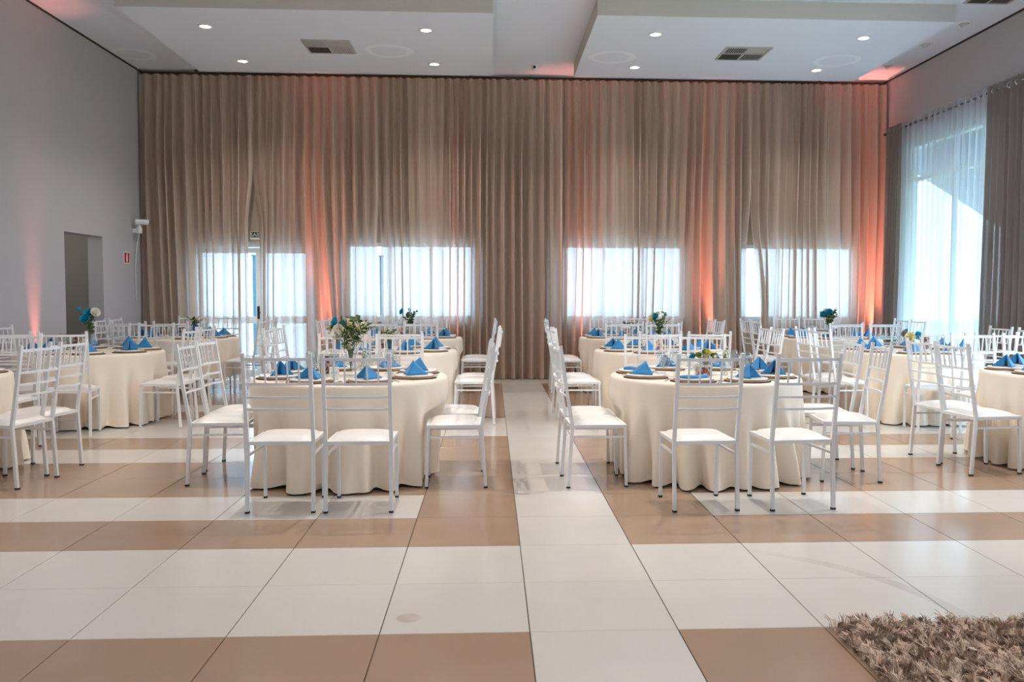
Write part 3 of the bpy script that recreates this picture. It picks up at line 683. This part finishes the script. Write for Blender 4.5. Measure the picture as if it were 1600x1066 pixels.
for t, (cx, cy, phrase) in TABLES.items():
    for s, (dx, dy) in SIDE.items():
        D, lats = OVER.get((t, s), DEF[s])
        for i, la in enumerate(lats):
            D2 = D+rnd.uniform(-.015, .015)
            px_, py_ = (cx+la, cy+dy*D2) if s in 'SN' else (cx+dx*D2, cy+la)
            rz = math.atan2(-dy, -dx)-PI/2+TURN.get((t, s), 0)+rnd.uniform(-.05, .05)
            if (t, s, i) == ('T2', 'S', 1): rz += .07
            Rz = Matrix.Rotation(rz, 3, 'Z'); p = Vector((px_, py_, 0))
            # keep clear of the walls
            ext = [p+Rz @ Vector(q) for q in ((-.215, -.31, 0), (.215, -.31, 0), (-.215, .2, 0), (.215, .2, 0))]
            mn = min(e.x for e in ext); mxx = max(e.x for e in ext); my = max(e.y for e in ext)
            if mn < XL+.02: p.x += XL+.02-mn
            if mxx > 5.90: p.x -= mxx-5.90
            if my > CURT_Y-.10: p.y -= my-(CURT_Y-.10)
            pts = [p+Rz @ Vector(q) for q in ((-.2, -.2, 0), (.2, -.2, 0), (-.2, -.28, .99), (.2, -.28, .99), (-.2, .19, 0), (.2, .19, 0), (-.2, .19, .45), (.2, .19, .45))]
            if not in_frame(pts, 0): continue
            root = empty('banquet_chair', p, rz)
            tag(root, 'white slat-back chair, %s of pair on %s of %s' % (order_word(s, i), side_word(t, s), phrase), 'chair', 'white banquet chairs around the tables')
            instance(CHAIR if cy < 4 else CHAIR_FAR, root)
            CHAIRS[t].append((p, rz))

# ------------------------------------------------------------------ tables and cloths
def sm(x): x = max(0, min(1, x)); return x*x*(3-2*x)
def table_cloth(t, cx, cy, hem, seed):
    rnd = random.Random(seed); n = 300; mb = MB(); vs = []
    # hanging folds: narrow creases that run in from rounded broad panels, deeper towards the hem
    folds = []; th = rnd.uniform(0, .3)
    while th < 2*PI-.12:
        folds.append((th, rnd.uniform(.05, .09), rnd.uniform(.05, .11), rnd.uniform(.0, .45), rnd.uniform(-.10, .10))); th += rnd.uniform(.22, .42)
    def fold(th, d):
        f = 0
        for c, w, dep, d0, dr in folds:
            q = (th-c-dr*d+PI) % (2*PI)-PI; g = sm((d-d0*.5)/(1-d0*.5))
            f += dep*g*(-math.exp(-(q/w)**2)+.45*math.exp(-((abs(q)-2.1*w)/(1.1*w))**2))
        return f
    prof = [(0, TZ), (.25, TZ), (.5, TZ), (.66, TZ), (.70, TZ-.0005), (.712, TZ-.004), (.72, TZ-.013)]
    zs = [TZ-.03, TZ-.07, TZ-.12, TZ-.18, TZ-.25, TZ-.32, TZ-.39, TZ-.46, TZ-.53, TZ-.60, TZ-.66, hem+.012, hem]
    zs = [z for z in zs if z > hem+.011]+[hem]
    rows = [(r, z, None) for r, z in prof[1:]]+[(None, z, (TZ-z)/TZ) for z in zs]
    vs.append((0, 0, TZ))
    for r, z, d in rows:
        for j in range(n):
            th = 2*PI*j/n
            if d is None: rr, zz = r, z
            else:
                f = fold(th, d)
                rr = .722+.045*d+f; zz = z
                if z == hem: zz = hem+max(0, -.18*f)
            x, y = rr*math.cos(th), rr*math.sin(th)
            if d is not None and z < .56:
                w = sm((.56-z)/.10)
                for p, rz in CHAIRS[t]:     # the chairs push the hanging cloth in
                    lx = (x+cx-p.x)*math.cos(rz)+(y+cy-p.y)*math.sin(rz); ly = -(x+cx-p.x)*math.sin(rz)+(y+cy-p.y)*math.cos(rz)
                    fall = sm((.30-abs(lx))/.09)
                    if fall > 0 and ly < .225:
                        k = (.225-ly)*fall*w; x += -math.sin(rz)*k; y += math.cos(rz)*k
            vs.append((x, y, zz))
    fs = [(0, 1+j, 1+(j+1) % n) for j in range(n)]
    for i in range(len(rows)-1):
        for j in range(n): a = 1+i*n+j; b = 1+i*n+(j+1) % n; fs.append((a, a+n, b+n, b))
    return mb.add(vs, fs)
table_top_me = MB().lathe([(.0001, .70), (.69, .70), (.70, .708), (.70, .722), (.69, .727), (.0001, .727)], 40).mesh('table_top', 'alu')
leg_me = MB().lathe([(.02, 0), (.022, .02), (.022, .70)], 10).mesh('leg', 'alu', True)
for i, (t, (cx, cy, phrase)) in enumerate(TABLES.items()):
    r = empty('round_table', (cx, cy, 0)); tag(r, 'round banquet table under the cream cloth, %s' % phrase, 'table', 'round banquet tables')
    link('table_top', table_top_me, r)
    for k in range(4): link('leg', leg_me, r, (.33*math.cos(PI/4+k*PI/2), .33*math.sin(PI/4+k*PI/2), 0))
    c = obj('tablecloth', table_cloth(t, cx, cy, .20 if t == 'T8' else .012, 100+i), 'satin', smooth=True, loc=(cx, cy, 0))
    tag(c, 'cream satin tablecloth draped to the floor on %s' % phrase, 'tablecloth', 'cream tablecloths')
    if t == 'T8': c['label'] = 'shorter cream tablecloth showing table legs on %s' % phrase

# ------------------------------------------------------------------ place settings
placemat_me = MB().lathe([(.0001, 0), (.166, 0), (.168, .0015), (.166, .003), (.0001, .003)], 32).mesh('placemat', 'mat_dark')
charger_me = MB().lathe([(.0001, 0), (.14, 0), (.153, .002), (.155, .006), (.153, .008), (.0001, .008)], 32).mesh('charger', 'charger', True)
plate_me = MB().lathe([(.0001, 0), (.11, 0), (.139, .004), (.143, .008), (.143, .014), (.139, .016), (.10, .0135), (.0001, .0135)], 32).mesh('dinner_plate', 'china', True)
def napkin_mesh(w, h, d, seed, tilt=0):
    """pyramid fold: two leaning wings meeting at a ridge, hollow in front with tucked inner folds"""
    rnd = random.Random(seed); mb = MB()
    def tri_sheet(a, b, c, th, bulge=0):
        a, b, c = Vector(a), Vector(b), Vector(c); nrm = (b-a).cross(c-a).normalized(); N = 6; idx = {}; vs = []; fs = []
        for side in (1, -1):
            for i in range(N+1):
                for j in range(N+1-i):
                    u, v = i/N, j/N; p = a*(1-u-v)+b*u+c*v
                    bl = bulge*4*(u*(1-u-v)+v*(1-u-v)+u*v)/1.3
                    idx[(side, i, j)] = len(vs); p = p+nrm*(bl+side*th/2); vs.append((p.x, p.y, max(p.z, .0005)))
        for side in (1, -1):
            for i in range(N):
                for j in range(N-i):
                    f = [idx[(side, i, j)], idx[(side, i+1, j)], idx[(side, i, j+1)]]; fs.append(tuple(f if side > 0 else f[::-1]))
                    if i+j < N-1:
                        f = [idx[(side, i+1, j)], idx[(side, i+1, j+1)], idx[(side, i, j+1)]]; fs.append(tuple(f if side > 0 else f[::-1]))
        def rim(lst):
            for p, q in zip(lst[:-1], lst[1:]): fs.append((idx[(-1,)+p], idx[(-1,)+q], idx[(1,)+q], idx[(1,)+p]))
        rim([(i, 0) for i in range(N+1)]); rim([(N-j, j) for j in range(N+1)]); rim([(0, N-j) for j in range(N+1)])
        mb.add(vs, fs)
    top = (tilt*.3, 0, h)
    for s in (-1, 1):
        tri_sheet(top, (s*w/2, -d*.30, .001), (tilt*.1, d*.62, .001), .006, s*-.006)
        tri_sheet((tilt*.3, -.004, h*.97), (s*w*.44, -d*.34, .001), (s*.016, -d*.02, .001), .005, s*.006)
    return mb.mesh('napkin', 'napkin', True)
def napkin_flat():
    mb = MB(); n = 10; vs = []; fs = []
    for k, z in enumerate((.0, .018)):
        for i in range(n+1):
            for j in range(3):
                x = -.10+.2*i/n; vs.append((x, (-.045+.045*j)*(1-.6*k*0), z*(1+.25*math.sin(i*.7))*(1 if j == 1 or k == 0 else .75)+.0005))
    m = (n+1)*3
    for i in range(n):
        for j in range(2):
            a = i*3+j; fs.append((a, a+1, a+4, a+3)); b = m+i*3+j; fs.append((b, b+3, b+4, b+1))
        a = i*3; fs.append((a, a+3, m+a+3, m+a)); fs.append((a+2, m+a+2, m+a+5, a+5))
    fs += [(0, m, m+1, 1), (1, m+1, m+2, 2), (n*3, n*3+1, m+n*3+1, m+n*3), (n*3+1, n*3+2, m+n*3+2, m+n*3+1)]
    return mb.add(vs, fs).mesh('napkin', 'napkin', True)
NAPS = [napkin_mesh(.20, .105, .17, 1), napkin_mesh(.19, .112, .16, 2, .03), napkin_mesh(.21, .098, .18, 3, -.03)]
NAP_FLAT = napkin_flat()
wine_me = MB().lathe([(.034, 0), (.033, .002), (.006, .006), (.004, .02), (.0038, .075), (.008, .085), (.028, .105), (.036, .13), (.036, .155), (.031, .185),
                      (.0298, .185), (.0345, .155), (.0345, .131), (.027, .108), (.006, .089), (.0001, .088)], 20, cap1=False).mesh('wine_glass', 'glass', True)
goblet_me = MB().lathe([(.032, 0), (.031, .002), (.007, .006), (.005, .012), (.005, .05), (.02, .06), (.034, .08), (.037, .11), (.036, .14), (.0348, .14), (.0357, .11), (.0328, .082), (.018, .063), (.0001, .061)], 20, cap1=False).mesh('water_goblet', 'glass', True)
fork_mb = MB().path([(0, -.095, .003), (0, .03, .003), (0, .05, .006)], .007, .0025)
fork_mb.box(-.011, .011, .048, .062, .0045, .0065)
for k in range(4): fork_mb.box(-.011+.0065*k, -.0085+.0065*k, .062, .098, .0045, .0065)
fork_me = fork_mb.mesh('fork', 'steel')
knife_me = MB().path([(0, -.105, .003), (0, .0, .003)], .010, .005).prism([(-.005, 0), (.006, 0), (.008, .06), (.004, .1), (-.004, .112)], (.0018, .0042), 'z').mesh('knife', 'steel')
rnd = random.Random(5)
flat_seats = {('T2', 'W', 1), ('T2', 'S', 0)}
for t, (cx, cy, phrase) in TABLES.items():
    near = cy < 4
    for s, (dx, dy) in SIDE.items():
        base = math.atan2(dy, dx)
        for i in (0, 1):
            # i = 0 is left (S,N) or nearer (E,W)
            sg = {'S': (-1, 1), 'N': (1, -1), 'E': (-1, 1), 'W': (1, -1)}[s][i]
            a = base+sg*PI/8*rnd.uniform(.93, 1.07); ro = .525
            px_, py_ = cx+ro*math.cos(a), cy+ro*math.sin(a)
            if not in_frame([(px_+q, py_, TZ) for q in (-.16, .16)], 0): continue
            seat = '%s seat on %s of %s' % (order_word(s, i), side_word(t, s), phrase)
            rz = a+PI/2+rnd.uniform(-.15, .15)
            o = link('placemat', placemat_me, None, (px_, py_, TZ)); tag(o, 'round dark placemat at %s' % seat, 'placemat', 'dark placemats')
            o = link('charger_plate', charger_me, None, (px_, py_, TZ+.003)); tag(o, 'bronze charger at %s' % seat, 'charger', 'bronze charger plates')
            o = link('dinner_plate', plate_me, None, (px_, py_, TZ+.011)); tag(o, 'white dinner plate at %s' % seat, 'plate', 'white dinner plates')
            flat = (t, s, i) in flat_seats
            o = link('napkin', NAP_FLAT if flat else NAPS[rnd.randrange(3)], None, (px_+rnd.uniform(-.01, .01), py_+rnd.uniform(-.01, .01), TZ+.0247))
            o.rotation_euler = (0, 0, rz+rnd.choice((0, PI/2, -PI/2, PI/4, 0, PI))+rnd.uniform(-.25, .25))
            tag(o, '%s blue napkin at %s' % ('flat folded' if flat else 'pyramid-folded', seat), 'napkin', 'blue folded napkins')
            tx, ty = -math.sin(a), math.cos(a)
            gx, gy = cx+.31*math.cos(a)+tx*.055, cy+.31*math.sin(a)+ty*.055
            o = link('wine_glass', wine_me, None, (gx, gy, TZ)); tag(o, 'clear wine glass at %s' % seat, 'glass', 'wine glasses')
            if near:
                gx, gy = cx+.335*math.cos(a)-tx*.035, cy+.335*math.sin(a)-ty*.035
                o = link('water_goblet', goblet_me, None, (gx, gy, TZ)); tag(o, 'short water goblet at %s' % seat, 'glass', 'water goblets')
                for nm, me, sd in (('fork', fork_me, -1), ('knife', knife_me, 1)):
                    fx, fy = cx+.525*math.cos(a)+tx*.187*sd, cy+.525*math.sin(a)+ty*.187*sd
                    o = link(nm, me, None, (fx, fy, TZ)); o.rotation_euler = (0, 0, a+PI/2)
                    tag(o, 'steel %s at %s' % (nm, seat), nm, 'steel cutlery')

# ------------------------------------------------------------------ flowers
def rose_mesh(m, size, seed):
    rnd = random.Random(seed); mb = MB()
    for ring, (n, r0, op) in enumerate(((3, .18, .1), (4, .42, .3), (5, .68, .55), (6, .9, .85))):
        for k in range(n):
            th = 2*PI*(k+.5*ring)/n+rnd.uniform(-.2, .2); wd = 1.25*PI/n+.25; vs = []; N = 4
            for i in range(N+1):
                for j in range(N+1):
                    u = -1+2*i/N; v = j/N; a = th+u*wd
                    rr = size*r0*(.35+.65*v**.7)*(1+.12*op*v*v*(1 if abs(u) < .9 else .8)); z = size*(-.45+v*(1.05-.55*op)-.12*u*u*v)
                    vs.append((rr*math.cos(a), rr*math.sin(a), z))
            fs = [(i*(N+1)+j, (i+1)*(N+1)+j, (i+1)*(N+1)+j+1, i*(N+1)+j+1) for i in range(N) for j in range(N)]
            mb.add(vs, fs)
    mb.lathe([(.0001, -.5*size), (.3*size, -.42*size), (.42*size, -.25*size), (.0001, .35*size)], 8)
    return mb.mesh('rose', m, True)
ROSES = {k: rose_mesh('rose_'+k, 1.0, i) for i, k in enumerate(('blue', 'white', 'cream', 'yellow', 'grey'))}
def leaf(mb, p, d, L, w, rnd):
    d = d.normalized(); side = d.cross(Vector((rnd.uniform(-1, 1), rnd.uniform(-1, 1), rnd.uniform(.2, 1)))).normalized(); nrm = side.cross(d)
    vs = []
    for i in range(5):
        t = i/4; c = p+d*L*t-Vector((0, 0, 1))*L*.25*t*t; ww = w*math.sin(PI*min(.97, t*.9+.08))
        vs += [c-side*ww/2+nrm*ww*.15, c, c+side*ww/2+nrm*ww*.15]
    fs = []
    for i in range(4):
        a = i*3; fs += [(a, a+1, a+4, a+3), (a+1, a+2, a+5, a+4)]
    mb.add(vs, fs)
def bouquet(t, label, vase_h, vase_r, H, spread, roses, n_spray, leaf_m, seed, breath=0, glass='glass', lean_x=0, leaf_size=1.0, dxy=(0, 0)):
    rnd = random.Random(seed); cx, cy, ph = TABLES[t]
    r = empty('flower_vase', (cx+dxy[0], cy+dxy[1], TZ)); tag(r, label, 'flower vase', 'floral centrepieces')
    v = vase_h
    obj('vase', MB().lathe([(vase_r*.75, 0), (vase_r*.78, .004), (vase_r*.45, v*.16), (vase_r*.5, v*.45), (vase_r*.8, v*.8), (vase_r, v), (vase_r*.94, v), (vase_r*.74, v*.8), (vase_r*.44, v*.45), (vase_r*.38, v*.18), (.0001, v*.14)], 20, cap1=False), glass, r, smooth=True)
    st = MB(); fo = MB(); base = Vector((0, 0, v*.2)); neck = Vector((0, 0, v*.95))
    tips = [(Vector((x, y, z)), c, s) for c, x, y, z, s in roses]
    for p, c, s in tips: st.path([base, neck+Vector((p.x*.15, p.y*.15, 0)), p-Vector((0, 0, s*.4))], .005, n=5)
    for k in range(n_spray):
        th = 2*PI*k/n_spray+rnd.uniform(-.3, .3); rr = spread*rnd.uniform(.25, 1); hh = v+(H-v)*rnd.uniform(.45, 1)*(1-.25*rr/spread)
        tip = Vector((rr*math.cos(th)+lean_x*hh, rr*math.sin(th), hh)); mid = neck*.6+Vector((tip.x*.35, tip.y*.35, v*.6+(hh-v)*.35))
        st.path([base, neck+Vector((tip.x*.1, tip.y*.1, 0)), mid, tip], .0035, n=4)
        for q in range(9):
            u = rnd.uniform(.15, 1); p = mid.lerp(tip, u); dd = (tip-mid).normalized()*.5+Vector((rnd.uniform(-1, 1), rnd.uniform(-1, 1), rnd.uniform(-.2, .7)))
            leaf(fo, p, dd, leaf_size*rnd.uniform(.028, .055), leaf_size*rnd.uniform(.014, .024), rnd)
    for q in range(22):       # collar of leaves at the neck
        th = rnd.uniform(0, 2*PI); leaf(fo, neck+Vector((0, 0, rnd.uniform(0, (H-v)*.35))), Vector((math.cos(th), math.sin(th), rnd.uniform(.1, 1.2))), leaf_size*rnd.uniform(.045, .075), leaf_size*rnd.uniform(.025, .04), rnd)
    obj('stems', st, 'stem', r); fo.mi = [rnd.choice((0, 0, 0, 1)) for _ in fo.f]
    # whole leaves share one tone
    k = 8
    fo.mi = [m for m in [rnd.choice((0, 0, 1, 1, 2) if leaf_m == 'mix' else (1, 1, 0)) for _ in range(len(fo.f)//k)] for _ in range(k)]
    o = obj('foliage', fo, ['leaf', 'leaf_dark', 'leaf_lime'], r, smooth=True); o['kind'] = 'stuff'
    for p, c, s in tips:
        q = link('rose', ROSES[c], r, p); q.scale = (s, s, s); q.rotation_euler = (p.y*-3+.15, p.x*3, rnd.uniform(0, 6))
        dvec = Vector((p.x*2.2, p.y*2.2-.05, .12)); q.rotation_euler = dvec.to_track_quat('Z', 'Y').to_euler()
    if breath:
        bb = MB()
        for q in range(breath):
            th = rnd.uniform(-.9, .9)-PI/2+.45; rr = spread*rnd.uniform(.15, 1.05); z = v+(H-v)*rnd.uniform(.05, .75); p = (rr*math.cos(th)+.02, rr*math.sin(th)*.9, z); s = rnd.uniform(.0025, .0045)
            bb.add([(p[0]+a*s, p[1]+b*s, p[2]+c*s) for a, b, c in ((1,0,0),(-1,0,0),(0,1,0),(0,-1,0),(0,0,1),(0,0,-1))], [(0,2,4),(2,1,4),(1,3,4),(3,0,4),(2,0,5),(1,2,5),(3,1,5),(0,3,5)])
        o = obj('gypsophila', bb, 'rose_white', r); o['kind'] = 'stuff'
    return r
bouquet('T1', 'tall bouquet of white and blue roses with gypsophila on front table left of aisle', .19, .05, .48, .16,
        [('white', -.08, -.10, .335, .062), ('blue', -.115, -.04, .405, .044), ('blue', -.06, -.04, .385, .042), ('cream', .01, -.05, .42, .026), ('cream', .06, -.02, .36, .028), ('white', .10, .03, .33, .03)], 17, 'mix', 1, 260, leaf_size=1.35)
bouquet('T2', 'low posy with yellow, cream and blue flowers on front table right of aisle', .085, .04, .2, .10,
        [('blue', -.10, -.03, .135, .035), ('yellow', -.01, -.06, .135, .034), ('cream', .06, -.01, .16, .036), ('white', .03, .05, .18, .032), ('yellow', .02, -.03, .17, .025)], 12, 'mix', 2, 50)
bouquet('T3', 'low leafy posy with white blooms on middle table left of aisle', .10, .045, .24, .13, [('white', .08, -.04, .17, .03), ('cream', -.06, -.06, .16, .03)], 12, 'mix', 3, 90, glass='blue_glass')
bouquet('T4', 'tall airy bouquet, blue and cream roses leaning left, middle table right of aisle', .17, .04, .46, .13,
        [('blue', -.07, -.05, .37, .045), ('cream', -.11, -.04, .35, .042), ('cream', -.04, -.04, .40, .03)], 14, 'dark', 4, 120)
bouquet('T5', 'leafy sprigs with one blue rose on back table left of aisle', .16, .04, .44, .10, [('blue', -.12, -.03, .36, .05)], 13, 'dark', 5)
bouquet('T6', 'low green posy on back table right of aisle', .10, .05, .24, .15, [('cream', .06, -.04, .18, .03)], 12, 'dark', 6, dxy=(-.05, 0))
bouquet('T7', 'vase of three blue roses and one white on middle table at far left', .20, .045, .46, .10,
        [('blue', -.01, -.10, .345, .052), ('blue', .02, -.07, .405, .05), ('blue', -.10, -.02, .435, .034), ('white', .085, -.06, .41, .052)], 8, 'dark', 7, 30)
bouquet('T8', 'blue glass vase of white blooms on back table at far left', .17, .05, .32, .09, [('white', -.04, -.05, .27, .04), ('white', .05, -.03, .26, .034)], 9, 'dark', 8, 40, glass='blue_glass', dxy=(.15, 0))
bouquet('T10', 'low posy of cream, blue and grey roses on middle table at far right', .09, .05, .21, .12,
        [('cream', -.05, -.08, .155, .055), ('blue', .055, -.08, .165, .058), ('grey', -.06, .02, .20, .05)], 11, 'dark', 9, 30)
bouquet('T11', 'tall leafy bouquet with blue roses on back table at far right', .17, .04, .46, .14, [('blue', -.03, -.05, .36, .06), ('blue', -.11, -.03, .33, .05), ('cream', -.07, 0, .38, .035)], 13, 'dark', 10, leaf_size=1.25)
# bud vases with a small sprig
for t, dx, dy in (('T1', .11, -.10), ('T2', .14, -.06)):
    cx, cy, ph = TABLES[t]; r = empty('bud_vase', (cx+dx, cy+dy, TZ)); tag(r, 'small glass bud vase with white sprig on %s' % ph, 'vase', 'bud vases')
    obj('vase', MB().lathe([(.026, 0), (.028, .004), (.028, .07), (.018, .09), (.02, .11), (.018, .11), (.016, .09), (.025, .07), (.025, .008), (.0001, .008)], 16, cap1=False), 'glass', r, smooth=True)
    rnd2 = random.Random(3); st = MB(); fo = MB(); bb = MB()
    for k in range(5):
        tip = Vector((rnd2.uniform(-.03, .03), rnd2.uniform(-.03, .03), rnd2.uniform(.15, .22))); st.path([(0, 0, .01), (0, 0, .11), tip], .003, n=4)
        for q in range(5): leaf(fo, Vector((0, 0, .11)).lerp(tip, rnd2.uniform(.1, 1)), Vector((rnd2.uniform(-1, 1), rnd2.uniform(-1, 1), .4)), .022, .01, rnd2)
        bb.lathe([(.0001, -.008), (.009, 0), (.0001, .009)], 7, tip)
    obj('stems', st, 'stem', r); o = obj('foliage', fo, 'leaf', r); o['kind'] = 'stuff'; obj('blooms', bb, 'rose_white', r, smooth=True)

# ------------------------------------------------------------------ picture cards on the tables
def picture_card(t, dx, dy, w, h, m, rz=0):
    cx, cy, ph = TABLES[t]; r = empty('picture_card', (cx+dx, cy+dy, TZ), rz); tag(r, 'white framed picture card standing on %s' % ph, 'picture card', 'picture cards on the tables')
    o = obj('frame', MB().box(-w/2, w/2, -.004, .004, 0, .012).box(-w/2, w/2, -.004, .004, h-.018, h).box(-w/2, -w/2+.01, -.004, .004, .012, h-.018).box(w/2-.01, w/2, -.004, .004, .012, h-.018), 'sign_white', r)
    obj('print', MB().box(-w/2+.01, w/2-.01, -.002, .003, .012, h-.018), m, r)
    obj('stand', MB().prism([(.004, .0), (.05, 0), (.004, h*.6)], (-.004, .004), 'x'), 'sign_white', r)
for a in (('T1', -.18, .0, .115, .165, 'print_brown', .1), ('T2', -.06, -.22, .125, .095, 'print_red', -.15), ('T3', -.10, .15, .11, .15, 'print_brown', 0), ('T4', -.03, -.16, .12, .16, 'print_red', .1), ('T5', -.12, -.1, .11, .16, 'print_red', 0),
          ('T6', -.1, -.2, .13, .16, 'print_red', 0), ('T7', -.16, .05, .12, .17, 'print_brown', .15), ('T8', .02, -.12, .11, .16, 'print_brown', 0), ('T10', .18, .05, .12, .17, 'print_brown', -.1), ('T11', .02, -.15, .11, .15, 'print_brown', 0)):
    picture_card(*a)
r = empty('number_card', (TABLES['T1'][0]-.09, TABLES['T1'][1]-.2, TZ), .1); tag(r, 'small folded white card on front table left of aisle', 'card')
obj('front_leaf', MB().add([(-.035, -.02, 0), (.035, -.02, 0), (.035, 0, .085), (-.035, 0, .085), (-.035, -.018, 0), (.035, -.018, 0), (.035, .001, .084), (-.035, .001, .084)], [(0,1,2,3),(7,6,5,4),(0,4,5,1),(2,6,7,3),(1,5,6,2),(0,3,7,4)]), 'sign_white', r)
obj('back_leaf', MB().add([(-.035, .022, 0), (.035, .022, 0), (.035, .002, .085), (-.035, .002, .085), (-.035, .020, 0), (.035, .020, 0), (.035, .001, .084), (-.035, .001, .084)], [(3,2,1,0),(4,5,6,7),(1,5,4,0),(3,7,6,2),(2,6,5,1),(4,7,3,0)]), 'sign_white', r)
obj('script_line', MB().path([(-.02, -.0125, .034), (-.01, -.0095, .046), (-.004, -.012, .036), (.006, -.0095, .046), (.012, -.012, .036), (.022, -.010, .044)], .003), 'black_metal', r)

# ------------------------------------------------------------------ shaggy rug
rug = empty('shag_rug', (2.7, -1.2, 0)); tag(rug, 'thick brown and beige shag rug at lower right', 'rug')
RX0, RX1, RY0, RY1 = 1.23, 4.2, -2.4, -.03
obj('backing', MB().box(RX0+.035-2.7, RX1-2.7, RY0+1.2, RY1-.03+1.2, 0, .012), 'rug_back', rug)
rnd = random.Random(21); pile = MB()
def clump(x, y, k, h):
    th = rnd.uniform(0, 2*PI); ln = rnd.uniform(.3, 1.0)
    for q in range(k):
        a = th+rnd.gauss(0, .3); L = h*rnd.uniform(.7, 1.2); lx, ly = math.cos(a), math.sin(a); bx, by = x+rnd.gauss(0, .006), y+rnd.gauss(0, .006)
        w = rnd.uniform(.0016, .0032); sx, sy = -ly*w, lx*w; p = []
        for i in range(4):
            t = i/3; off = L*ln*t*t*.9; z = .004+L*(t-.45*ln*t*t); tw = 1-.75*t
            p += [(bx+lx*off+sx*tw-2.7, by+ly*off+sy*tw+1.2, z), (bx+lx*off-sx*tw-2.7, by+ly*off-sy*tw+1.2, z+.0015)]
        pile.add(p, [(0,1,3,2),(2,3,5,4),(4,5,7,6)])
X, Y = RX0, RY1
y = RY1
while y > RY0:
    x = RX0-.004
    near = y > -.75
    st_ = .026 if near else .05
    while x < (2.6 if near else RX1):
        clump(x+rnd.uniform(-.006, .006), y+rnd.uniform(-.006, .006), 15 if near else 5, rnd.uniform(.045, .075) if near else .06)
        x += st_
    if near:
        while x < RX1: clump(x, y, 5, .06); x += .045
    y -= st_
o = obj('pile', pile, 'rug', rug); o['kind'] = 'stuff'
